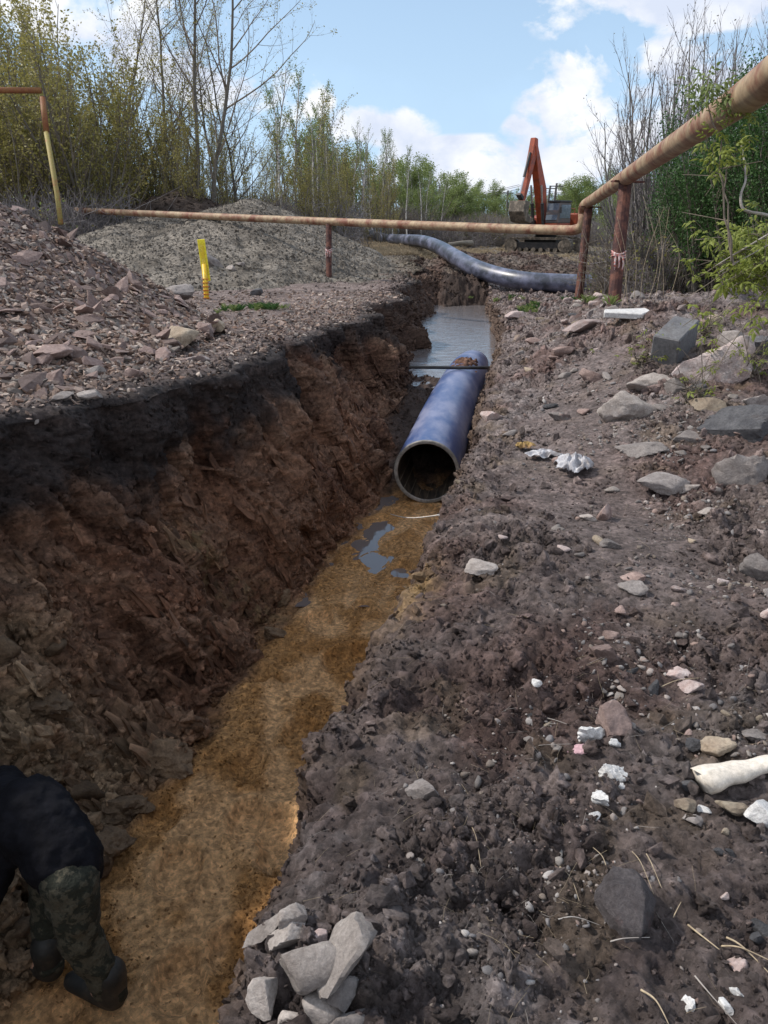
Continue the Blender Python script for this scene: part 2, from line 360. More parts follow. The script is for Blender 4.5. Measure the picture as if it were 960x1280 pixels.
X = (cy + fR)[:, None] + (rR - fR)[:, None] * fu[None, :]; Z = zf[:, None] + (topR - zf)[:, None] * fz[None, :]
addseg(X, Z, 3, t[None, :])
d = dr; X = (cy + rR)[:, None] + d[None, :]; Y = np.repeat(ys[:, None], len(d), 1); Z = GRt(X, Y, d[None, :]) - .10 * np.exp(-d[None, :] / .13) * kd[:, None]
addseg(X, Z, 4, np.clip(d / 10, 0, 1)[None, :])
P = np.concatenate(P, 1); REG = np.concatenate(REG, 1); SS = np.concatenate(SS, 1); NC = P.shape[1]
def grid_normals(P):
    du = np.gradient(P, axis=1); dv = np.gradient(P, axis=0); n = np.cross(du, dv); return n / np.maximum(np.linalg.norm(n, axis=2, keepdims=True), 1e-9)
Nn = grid_normals(P).reshape(-1, 3); p = P.reshape(-1, 3).astype(np.float32); reg = REG.ravel(); ss = SS.ravel()
zz = p[:, 2]; xx = p[:, 0]; yy = p[:, 1]; uu = xx - cen(yy)
w0 = (reg == 0) * 1.; w1 = (reg == 1) * 1.; w2 = (reg == 2) * 1.; w3 = (reg == 3) * 1.; w4 = (reg == 4) * 1.
# soften region weights across joins with distance along the section
def soft(w, n=5):
    w = w.reshape(NR, NC); k = np.ones(2 * n + 1) / (2 * n + 1)
    wp = np.pad(w, ((0, 0), (n, n)), 'edge'); cs = np.cumsum(np.pad(wp, ((0, 0), (1, 0))), 1)
    return ((cs[:, 2 * n + 1:] - cs[:, :-2 * n - 1]) / (2 * n + 1)).ravel()
w0, w1, w2, w3, w4 = [soft(w) for w in (w0, w1, w2, w3, w4)]
fade = 1 / (1 + (np.hypot(xx, yy) / 45) ** 2)
big = fbm(p * [.55, .55, .55], 3, 31)
far = sm(14, 30, yy)
c1, e1, r1 = worley(p * 6.5 + .35 * np.stack([perlin(p * 5, 41), perlin(p * 5, 42), perlin(p * 5, 43)], 1), 1)
c2, e2, r2 = worley(p * 15 + .5 * np.stack([perlin(p * 11, 44), perlin(p * 11, 45), perlin(p * 11, 46)], 1), 2)
c3, e3, r3 = worley(p * 34, 3)
rough_n = fbm(p * 9, 5, 51, .6)
tr = np.clip(1 - np.abs(uu - (1.75 + .25 * np.sin(yy * .8) + .35 * (1 - sm(2, 6, yy)))) / .55, 0, 1) * sm(2.2, 4.2, yy) * (1 - sm(6.8, 9.5, yy)) * (w4 > .5)   # trodden path
tr = np.clip(tr * 2, 0, 1)
lump = sm(-.25, .5, fbm(p * 1.7, 3, 61))
dR = .07 * big + (1 - .8 * tr) * ((.070 * lump + .02) * (.55 - c1) * (1.5 - r1) + .036 * (.5 - c2) * (.4 + lump) + .010 * (.5 - c3) + .030 * rough_n + (.3 + lump) * .075 * (.28 - np.abs(fbm(p * 4.2 + 5, 6, 141, .62))))
# left wall : dipping slabs of shale, crumbly near the camera
q = .94 * yy + .38 * zz + .1 * xx; q = q + .10 * fbm(p * [1.2, 1.2, .8], 3, 71)
f1 = (q * 3.1) % 1; f2 = (q * 8.7 + .3) % 1
ax = np.stack([p[:, 0] * 6, q * 14, (.35 * yy - .94 * zz) * 1.6], 1)
st = fbm(np.stack([p[:, 0] * 3, q * 7, (.35 * yy - .94 * zz) * .9], 1), 4, 72, .55)
al_ = .35 * yy - .94 * zz
wq = np.stack([p[:, 0] * 1.5, q * 4.2 + .25 * perlin(p * 2.2, 74), al_ * 1.15 + .3 * perlin(p * 1.7, 75)], 1)
_, eA, rA = worley(wq, 20); _, eB, rB = worley(wq * 2.3 + 5, 21); _, eC, rC = worley(p * [3.2, 3.2, 3.8] + .3 * np.stack([perlin(p * 4, 76)] * 3, 1), 22); _, eD, rD = worley(p * 8.5 + 3 + .3 * np.stack([perlin(p * 9, 77)] * 3, 1), 23)
crumb = np.clip((1 - sm(2.6, 4.4, yy - .9 * zz)) + .5 * sm(.1, .6, fbm(p * 1.3, 3, 73)), 0, 1)
slabby = (1 - crumb) * sm(.0, .25, ss)
slab_c = slabby
plane_ = sm(4.4, 5.2, yy) * (1 - sm(8.0, 9.0, yy)) * (1 - sm(.55, .75, ss) * 0) * sm(.25, .4, ss)
slabby = slabby * (1 - .35 * plane_)
rough_n = rough_n * (1 - .55 * plane_ * w1)
dW = .10 * big + slabby * (.20 * (rA - .5) - .05 * np.exp(-eA / .07) + .07 * (rB - .5) - .02 * np.exp(-eB / .08) + .06 * (f1 - .5) + .045 * st) + crumb * (.16 * (rC - .5) - .07 * np.exp(-eC / .08) + .07 * (rD - .5) - .025 * np.exp(-eD / .1) + .09 * (.5 - c1) + .06 * (.5 - c2)) + .012 * (.5 - c3) + .035 * rough_n * .7 + (1 - slabby) * (1 - crumb) * .05 * (.5 - c1)
big2, _, rb2 = worley(p * [2.2, 2.2, 2.6], 9)
dW = dW + .30 * (.5 - big2) * (1 - .6 * sm(3.0, 6.5, yy))
prints = worley(np.stack([xx * 3.4, yy * 2.4, 0 * xx], 1), 12)[0]
smo = sm(-.12, .30, fbm(p * [2.6, 1.5, 1] + 7, 4, 83))
pe = worley(np.stack([xx * 3.0 + .3 * perlin(p * 4, 84), yy * 2.2 + .3 * perlin(p * 4, 85), 0 * xx], 1), 12)
dF = .026 * fbm(p * [2.2, 1.4, 1], 4, 81) - .060 * sm(.42, .26, prints) * (pe[2] > .35) + .022 * np.exp(-((prints - .46) / .05) ** 2) + (1 - smo) * (.022 * (.5 - c2) + .012 * (.5 - c3) + .006 * fbm(p * 12, 4, 82)) + .004 * rough_n + .012 * (1 - smo)
edgeF = sm(.02, .0, 1 - np.abs(ss - .5) * 2) * 0
dL = .05 * big + .03 * (.5 - c1) + .014 * (.5 - c2) + .025 * rough_n * .6
disp = (w0 * dL + w1 * dW + w2 * dF + w3 * (.09 * big + dR * .9 + .03 * st) + w4 * dR)
disp = disp + (1 - w2) * far * (.10 * fbm(p * .35, 4, 91) + .05 * fbm(p * 1.5, 3, 92)) * (1 - sm(100, 300, yy))
behind = sm(8.2, 8.8, yy) * w2 * (1 + 2.5 * sm(22.5, 24, yy))
disp = disp + behind * (.04 * (.5 - c1) + .05 * fbm(p * 2, 3, 93) + .02 * (.5 - c2))
p2 = p + Nn * disp[:, None]
# shallow hollows in the sand that hold the puddles
def ell(cx_, cy_, a_, b_, rot=0.):
    dx = xx - cx_; dy = yy - cy_; c_, s_ = math.cos(rot), math.sin(rot); return ((dx * c_ + dy * s_) / a_) ** 2 + ((-dx * s_ + dy * c_) / b_) ** 2
p2[:, 2] -= w2 * (.055 * np.exp(-ell(-.14, 6.75, .14, .42, .1)) + .05 * np.exp(-ell(.02, 6.5, .09, .28, -.5)) + .06 * np.exp(-ell(.0, 7.3, .15, .28, -.35)) + .07 * np.exp(-ell(.08, 8.3, .16, .4))) 
p2[:, 2] += w2 * (.05 * np.exp(-ell(.35, 6.9, .3, .6)) ) * (yy < 7.9)
# ---- colours
nz1 = fbm(p * 1.1, 4, 101); nz2 = fbm(p * 4.5, 4, 102); nz3 = fbm(p * 14, 3, 103)
A = np.asarray
cr = lerp3(A([.120, .092, .087]), A([.215, .172, .160]), np.clip(.5 + .9 * nz2, 0, 1))
cr = lerp3(cr, np.broadcast_to(A([.29, .255, .25]), cr.shape), np.clip(.50 * sm(.15, .7, nz1 + .5 * nz3) + .45 * tr * 0 + .35 * sm(4, 9, yy) * sm(-.3, .5, nz2), 0, 1))
cr = lerp3(cr, np.broadcast_to(A([.150, .088, .074]), cr.shape), .55 * sm(.05, .5, fbm(p * .9, 3, 104)))
cr = lerp3(cr, np.broadcast_to(A([.17, .125, .082]), cr.shape), .5 * sm(.25, .6, fbm(p * 2.4 + 9, 3, 105)))
cr = lerp3(cr, np.broadcast_to(A([.20, .160, .150]), cr.shape), .7 * tr)
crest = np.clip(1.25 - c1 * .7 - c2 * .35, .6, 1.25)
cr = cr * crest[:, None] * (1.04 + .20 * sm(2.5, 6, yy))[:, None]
# yellow clay spilled over the rim beside the sand
yc = np.exp(-(((yy - 3.5) / .33) ** 2 + ((uu - .72) / .17) ** 2)) ; cr = lerp3(cr, np.broadcast_to(A([.34, .22, .10]), cr.shape), np.clip(1.3 * yc * (.6 + nz3), 0, 1))
farc = lerp3(A([.10, .085, .065]), A([.17, .150, .115]), np.clip(.5 + .8 * nz1 + .4 * nz2, 0, 1))
cr = lerp3(cr, farc, sm(24, 42, yy) * .85)
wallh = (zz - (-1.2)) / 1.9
cw = lerp3(A([.135, .066, .042]), A([.27, .142, .088]), np.clip(.5 + .8 * st + .3 * nz2, 0, 1))
cw = lerp3(cw, np.broadcast_to(A([.27, .17, .115]), cw.shape), np.clip(.6 * sm(.2, .7, st) + .35 * (rA > .72), 0, .8) * sm(2, 4, yy)); cw = cw * (.72 + .5 * rA[:, None] * .6 + .25 * rB[:, None])
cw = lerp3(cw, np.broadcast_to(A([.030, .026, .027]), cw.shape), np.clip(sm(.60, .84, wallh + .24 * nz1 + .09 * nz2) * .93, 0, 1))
cw = lerp3(cw, np.broadcast_to(A([.27, .135, .080]), cw.shape), .45 * plane_ * np.clip(.6 + st, 0, 1))
tan_ = np.clip((1 - sm(2.9, 4.3, yy)) * (1 - sm(.42, .72, wallh + .18 * nz1)) * (.8 + .7 * nz2 + .5 * (1 - c1)), 0, 1)
cw = lerp3(cw, np.broadcast_to(A([.31, .215, .135]), cw.shape), tan_)
tan2 = np.exp(-(((yy - 5.3 + .5 * (zz + 1)) / .22) ** 2)) * (1 - sm(.4, .62, wallh)) * (.3 + nz3)
cw = lerp3(cw, np.broadcast_to(A([.24, .16, .085]), cw.shape), np.clip(tan2, 0, .9))
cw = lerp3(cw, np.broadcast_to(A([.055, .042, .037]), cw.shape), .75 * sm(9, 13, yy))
cw = cw * np.clip(1.2 - c2 * .6, .6, 1.2)[:, None]
cf = lerp3(A([.50, .245, .080]), A([.66, .365, .150]), np.clip(.5 + .9 * nz1 + .5 * nz2, 0, 1))
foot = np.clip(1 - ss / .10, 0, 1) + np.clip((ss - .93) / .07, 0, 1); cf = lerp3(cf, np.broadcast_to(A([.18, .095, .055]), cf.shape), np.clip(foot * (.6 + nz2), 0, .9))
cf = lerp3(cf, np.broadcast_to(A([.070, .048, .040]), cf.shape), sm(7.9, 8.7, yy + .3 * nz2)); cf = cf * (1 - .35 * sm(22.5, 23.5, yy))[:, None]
cf = lerp3(cf, np.broadcast_to(A([.60, .37, .19]), cf.shape), np.clip(.7 * smo, 0, 1) * (yy < 8)); cf = cf * (.8 + .3 * smo[:, None] + .25 * (.5 - c2[:, None]) * (1 - smo[:, None]))
cl_ = lerp3(A([.14, .105, .095]), A([.23, .185, .172]), np.clip(.5 + .9 * nz2, 0, 1))
cl_ = lerp3(cl_, np.broadcast_to(A([.075, .058, .052]), cl_.shape), .6 * sm(.0, .5, nz1))
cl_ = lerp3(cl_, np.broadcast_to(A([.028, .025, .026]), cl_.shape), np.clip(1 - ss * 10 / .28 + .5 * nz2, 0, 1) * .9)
cl_ = lerp3(cl_, farc, sm(20, 30, yy) * .8)
c3w = lerp3(A([.075, .052, .046]), A([.15, .105, .08]), np.clip(.5 + st + .3 * nz2, 0, 1))
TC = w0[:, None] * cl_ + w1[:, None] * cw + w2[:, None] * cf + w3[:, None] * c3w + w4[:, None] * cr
TC = np.clip(TC, .008, .8)
wet = np.clip(w2 * (.35 + .8 * sm(0, .5, nz1)) * (yy < 9), 0, 1) * .8 + w1 * .12 * slabby
idx = np.arange(NR * NC).reshape(NR, NC)
F = np.stack([idx[:-1, :-1].ravel(), idx[:-1, 1:].ravel(), idx[1:, 1:].ravel(), idx[1:, :-1].ravel()], 1)
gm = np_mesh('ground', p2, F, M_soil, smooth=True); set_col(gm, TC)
wa = gm.attributes.new('wet', 'FLOAT', 'POINT'); wa.data.foreach_set('value', wet.astype(np.float32))
tag(link('ground', gm), kind='structure')
PG = p2.reshape(NR, NC, 3); NG = grid_normals(PG); TCG = TC.reshape(NR, NC, 3)

# ------------------------------------------------------------------ heaps of spoil
def heap(name, x0, x1, y0, y1, nx, ny, zf_, colf, mat, dispf, parent, clip=False):
    X, Y = np.meshgrid(np.linspace(x0, x1, nx), np.linspace(y0, y1, ny)); Z = zf_(X, Y)
    G = np.stack([X, Y, Z], 2); n = grid_normals(G); q_ = G.reshape(-1, 3).astype(np.float32); q_ = q_ + n.reshape(-1, 3) * dispf(q_)[:, None]
    ii = np.arange(nx * ny).reshape(ny, nx); F_ = np.stack([ii[:-1, :-1].ravel(), ii[:-1, 1:].ravel(), ii[1:, 1:].ravel(), ii[1:, :-1].ravel()], 1)
    keep = np.ones(len(F_), bool)
    if clip:
        fx = q_[F_].mean(1); lim = np.interp(fx[:, 1], ys, cy + rL) - .12; keep = (fx[:, 0] < lim) & (fx[:, 2] > GL(fx[:, 0], fx[:, 1]) - .25)
    me = np_mesh(name, q_, F_[keep], mat, smooth=True); c = colf(q_); set_col(me, c); link(name, me, parent)
    Gq = q_.reshape(ny, nx, 3); return Gq, grid_normals(Gq), c.reshape(ny, nx, 3)
def cone(X, Y, cx_, cy_, h, a, b_, base, rnd=.5, rot=0):
    dx, dy = X - cx_, Y - cy_; c_, s_ = math.cos(rot), math.sin(rot); r = np.sqrt(((dx * c_ + dy * s_) / a) ** 2 + ((-dx * s_ + dy * c_) / b_) ** 2 + rnd * rnd) - rnd
    return base + h * (1 - r)
rp = empty('rubble_pile', (-7, 8, .5)); tag(rp, 'big spoil pile of broken reddish-grey shale at the left edge above the trench', 'rubble pile')
def zp(X, Y): return np.maximum(GL(X, Y) + .24 * np.clip(np.interp(Y, ys, cy + rL) - X - .35, -1, 2.6) * (1 - sm(8, 9.5, Y)) - .12 * sm(8, 9.5, Y) - .03, zp0(X, Y))
def zp0(X, Y): return cone(X, Y, -7.0, 7.6, 3.2, 5.2, 5.2, .08, .12) + .25 * perlin(np.stack([X.ravel() * .5, Y.ravel() * .5, 0 * X.ravel()], 1), 5).reshape(X.shape) - .12 + .3 * np.exp(-((X + 2.6) ** 2 + (Y - 9) ** 2) / 3)
pileG, pileN, pileC = heap('earth_core', -13, -1.7, 1.5, 15, 240, 280, zp,
    lambda q_: np.clip(lerp3(A([.13, .092, .082]), A([.22, .165, .150]), np.clip(.5 + fbm(q_ * 2, 3, 7), 0, 1)), .01, 1), M_heap,
    lambda q_: .05 * fbm(q_ * 2.2, 4, 8) + .05 * (.5 - worley(q_ * 8, 6)[0]), None, True)
o = bpy.data.objects['earth_core']; o.parent = rp; o.location = -rp.location
gp = empty('gravel_mound', (-3.6, 26, .1)); tag(gp, 'grey gravelly spoil mound behind the yellow marker post', 'spoil mound')
def zg(X, Y):
    a = cone(X, Y, -5.0, 30.5, 2.35, 4.9, 9.5, .0, .25) + .12 * np.exp(-((X + 4.2) ** 2 + (Y - 31) ** 2) / 1.5) ; b_ = cone(X, Y, -8.2, 30.5, 1.8, 4.6, 7.5, .05, .3); c_ = cone(X, Y, -2.4, 27.0, .6, 2.8, 5.2, .05, .3)
    m_ = np.maximum(np.maximum(a, b_), c_); return m_ - .1 + .14 * perlin(np.stack([X.ravel() * .7, Y.ravel() * .7, 0 * X.ravel()], 1), 6).reshape(X.shape)
gravG, gravN, gravC = heap('gravel_core', -14, 3.0, 19, 40, 300, 330, zg,
    lambda q_: np.clip(lerp3(A([.11, .096, .080]), A([.20, .178, .152]), np.clip(.5 + fbm(q_ * 1.3, 4, 17), 0, 1)), .01, 1), M_heap,
    lambda q_: .09 * fbm(q_ * 1.4, 4, 18) + .05 * (.5 - worley(q_ * 5, 16)[0]) + .02 * (.5 - worley(q_ * 14, 17)[0]), None, True)
o = bpy.data.objects['gravel_core']; o.parent = gp; o.location = -gp.location
dh = empty('dark_heap', (-8.8, 36, .4)); tag(dh, 'dark brown earth heap with dead brush behind the grey mound', 'earth heap')
darkG, darkN, darkC = heap('earth_core', -14, -3.5, 31, 41, 120, 110, lambda X, Y: cone(X, Y, -8.8, 36, 2.5, 4.4, 4.2, .35, .25),
    lambda q_: np.clip(lerp3(A([.035, .026, .022]), A([.075, .055, .045]), np.clip(.5 + fbm(q_ * 1.3, 4, 27), 0, 1)), .01, 1), M_heap,
    lambda q_: .12 * fbm(q_ * 1.2, 4, 28) + .10 * (.5 - worley(q_ * 3, 26)[0]), None)
o = [k for k in bpy.data.objects if k.name.startswith('earth_core') and k.parent is None][0]; o.parent = dh; o.location = -dh.location
sh2 = empty('spoil_heap', (6, 33, -.3)); tag(sh2, 'low brown spoil heap between the black pipe and the excavator', 'earth heap')
sp2G, sp2N, sp2C = heap('soil_core', 0, 11, 29, 38, 150, 110, lambda X, Y: np.maximum(cone(X, Y, 5.2, 33.5, .75, 3.6, 2.6, -.3, .3), cone(X, Y, 3.2, 32, .75, 2.4, 1.8, -.25, .3)),
    lambda q_: np.clip(lerp3(A([.085, .055, .045]), A([.16, .13, .11]), np.clip(.5 + fbm(q_ * 1.3, 4, 37), 0, 1)), .01, 1), M_heap,
    lambda q_: .10 * fbm(q_ * 1.2, 4, 38) + .08 * (.5 - worley(q_ * 3.4, 36)[0]), None)
o = bpy.data.objects['soil_core']; o.parent = sh2; o.location = -sh2.location

# measured directions to places on the ground
ALLP = np.concatenate([p2, pileG.reshape(-1, 3), gravG.reshape(-1, 3)]); ALLN = np.concatenate([NG.reshape(-1, 3), pileN.reshape(-1, 3), gravN.reshape(-1, 3)])
ex = np.array([1, 0, 0.]); ef = np.array([0, math.cos(PITCH), -math.sin(PITCH)]); eu = np.array([0, math.sin(PITCH), math.cos(PITCH)])
rel = ALLP - CAM; Dz = rel @ ef; ok = Dz > .3
with np.errstate(all='ignore'): PX = 480 + FPX * (rel @ ex) / Dz; PY = 640 - FPX * (rel @ eu) / Dz
ok &= (PX > -60) & (PX < 1020) & (PY < 1350) & (PY > 150)
VP, VN, VD, VX, VY = ALLP[ok], ALLN[ok], Dz[ok], PX[ok], PY[ok]
def at(px, py, D):
    return Vector(CAM + ef * D + ex * (px - 480) / FPX * D + eu * (640 - py) / FPX * D)
def on(px, py):
    d2 = (VX - px) ** 2 + (VY - py) ** 2
    for rad in (5, 9, 16, 40, 90):
        m = d2 < rad * rad
        if m.any(): break
    ids = np.nonzero(m)[0]; dm = VD[ids].min(); ids = ids[VD[ids] < dm * 1.06 + .02]; k = ids[np.argmin(d2[ids])]
    return Vector(VP[k]), Vector(VN[k]), float(VD[k])

# ------------------------------------------------------------------ stones
def ico(n):
    bm = bmesh.new(); bmesh.ops.create_icosphere(bm, subdivisions=n, radius=1); V = np.array([v.co[:] for v in bm.verts]); F_ = np.array([[v.index for v in f.verts] for f in bm.faces]); bm.free(); return V, F_
ICO = {n: ico(n) for n in (1, 2, 3, 4, 5)}
def rock_verts(seed, lvl, planes=14, soft_=14., rough=.05, size=(1, 1, 1), flat=0):
    r_ = np.random.default_rng(seed); V, F_ = ICO[lvl]; V = V / np.linalg.norm(V, axis=1, keepdims=True)
    n = r_.normal(size=(planes, 3)); n /= np.linalg.norm(n, axis=1, keepdims=True); dd = r_.uniform(.5, .95, planes)
    c = V @ n.T; c = np.maximum(c, 1e-3) / dd; rr = 1 / ((c ** soft_).sum(1) ** (1 / soft_)); rr = np.minimum(rr, 1.5)
    Q = V * rr[:, None]; off = r_.random(3) * 50
    Q = Q * (1 + rough * fbm(Q * 2.2 + off, 5, seed % 40, .68) + .35 * rough * (.5 - worley(Q * 2.6 + off, seed % 30)[1] * 1.6))[:, None]
    ext = (Q.max(0) - Q.min(0)) / 2; Q = (Q - (Q.max(0) + Q.min(0)) / 2) / ext
    return Q * np.asarray(size) / 2, F_
STONES = 'loose stones on the right bank'
def stone(px, py, w, h, mat, label, seed, cat='stone', name='stone', soft_=12., rough=.07, lvl=4, depth=.7, sink=.25, roll=0., planes=12, group=None, yaw=None, D=None, lift=0.):
    """w,h: size seen in the photograph; the stone gets real size from its distance and lies sunk in the soil"""
    P_, n_, D_ = on(px, py + h * .25)
    W_ = w * D_ / FPX; H_ = h * D_ / FPX
    el = math.atan2(CAM[2] - P_.z, math.hypot(P_.x, P_.y))           # looking down: the outline height mixes depth and height
    hz_ = H_ * .95 * (1 - .35 * math.sin(el)); dp = max(W_ * depth * .8, H_ * .8)
    Q, F_ = rock_verts(seed, lvl, planes, soft_, rough, (W_, dp, hz_))
    yw = math.atan2(-P_.x, P_.y) if yaw is None else yaw
    Mx = Matrix.Rotation(yw, 3, 'Z') @ Matrix.Rotation(R(roll), 3, 'Y')
    Q = Q @ np.array(Mx).T
    me = np_mesh(name, Q, F_, mat, smooth=True)
    me.set_sharp_from_angle(angle=R(38)) if hasattr(me, 'set_sharp_from_angle') else None
    o = link(name, me, loc=P_ + Vector((0, 0, hz_ * (.5 - sink) + lift)))
    return tag(o, label, cat, group)
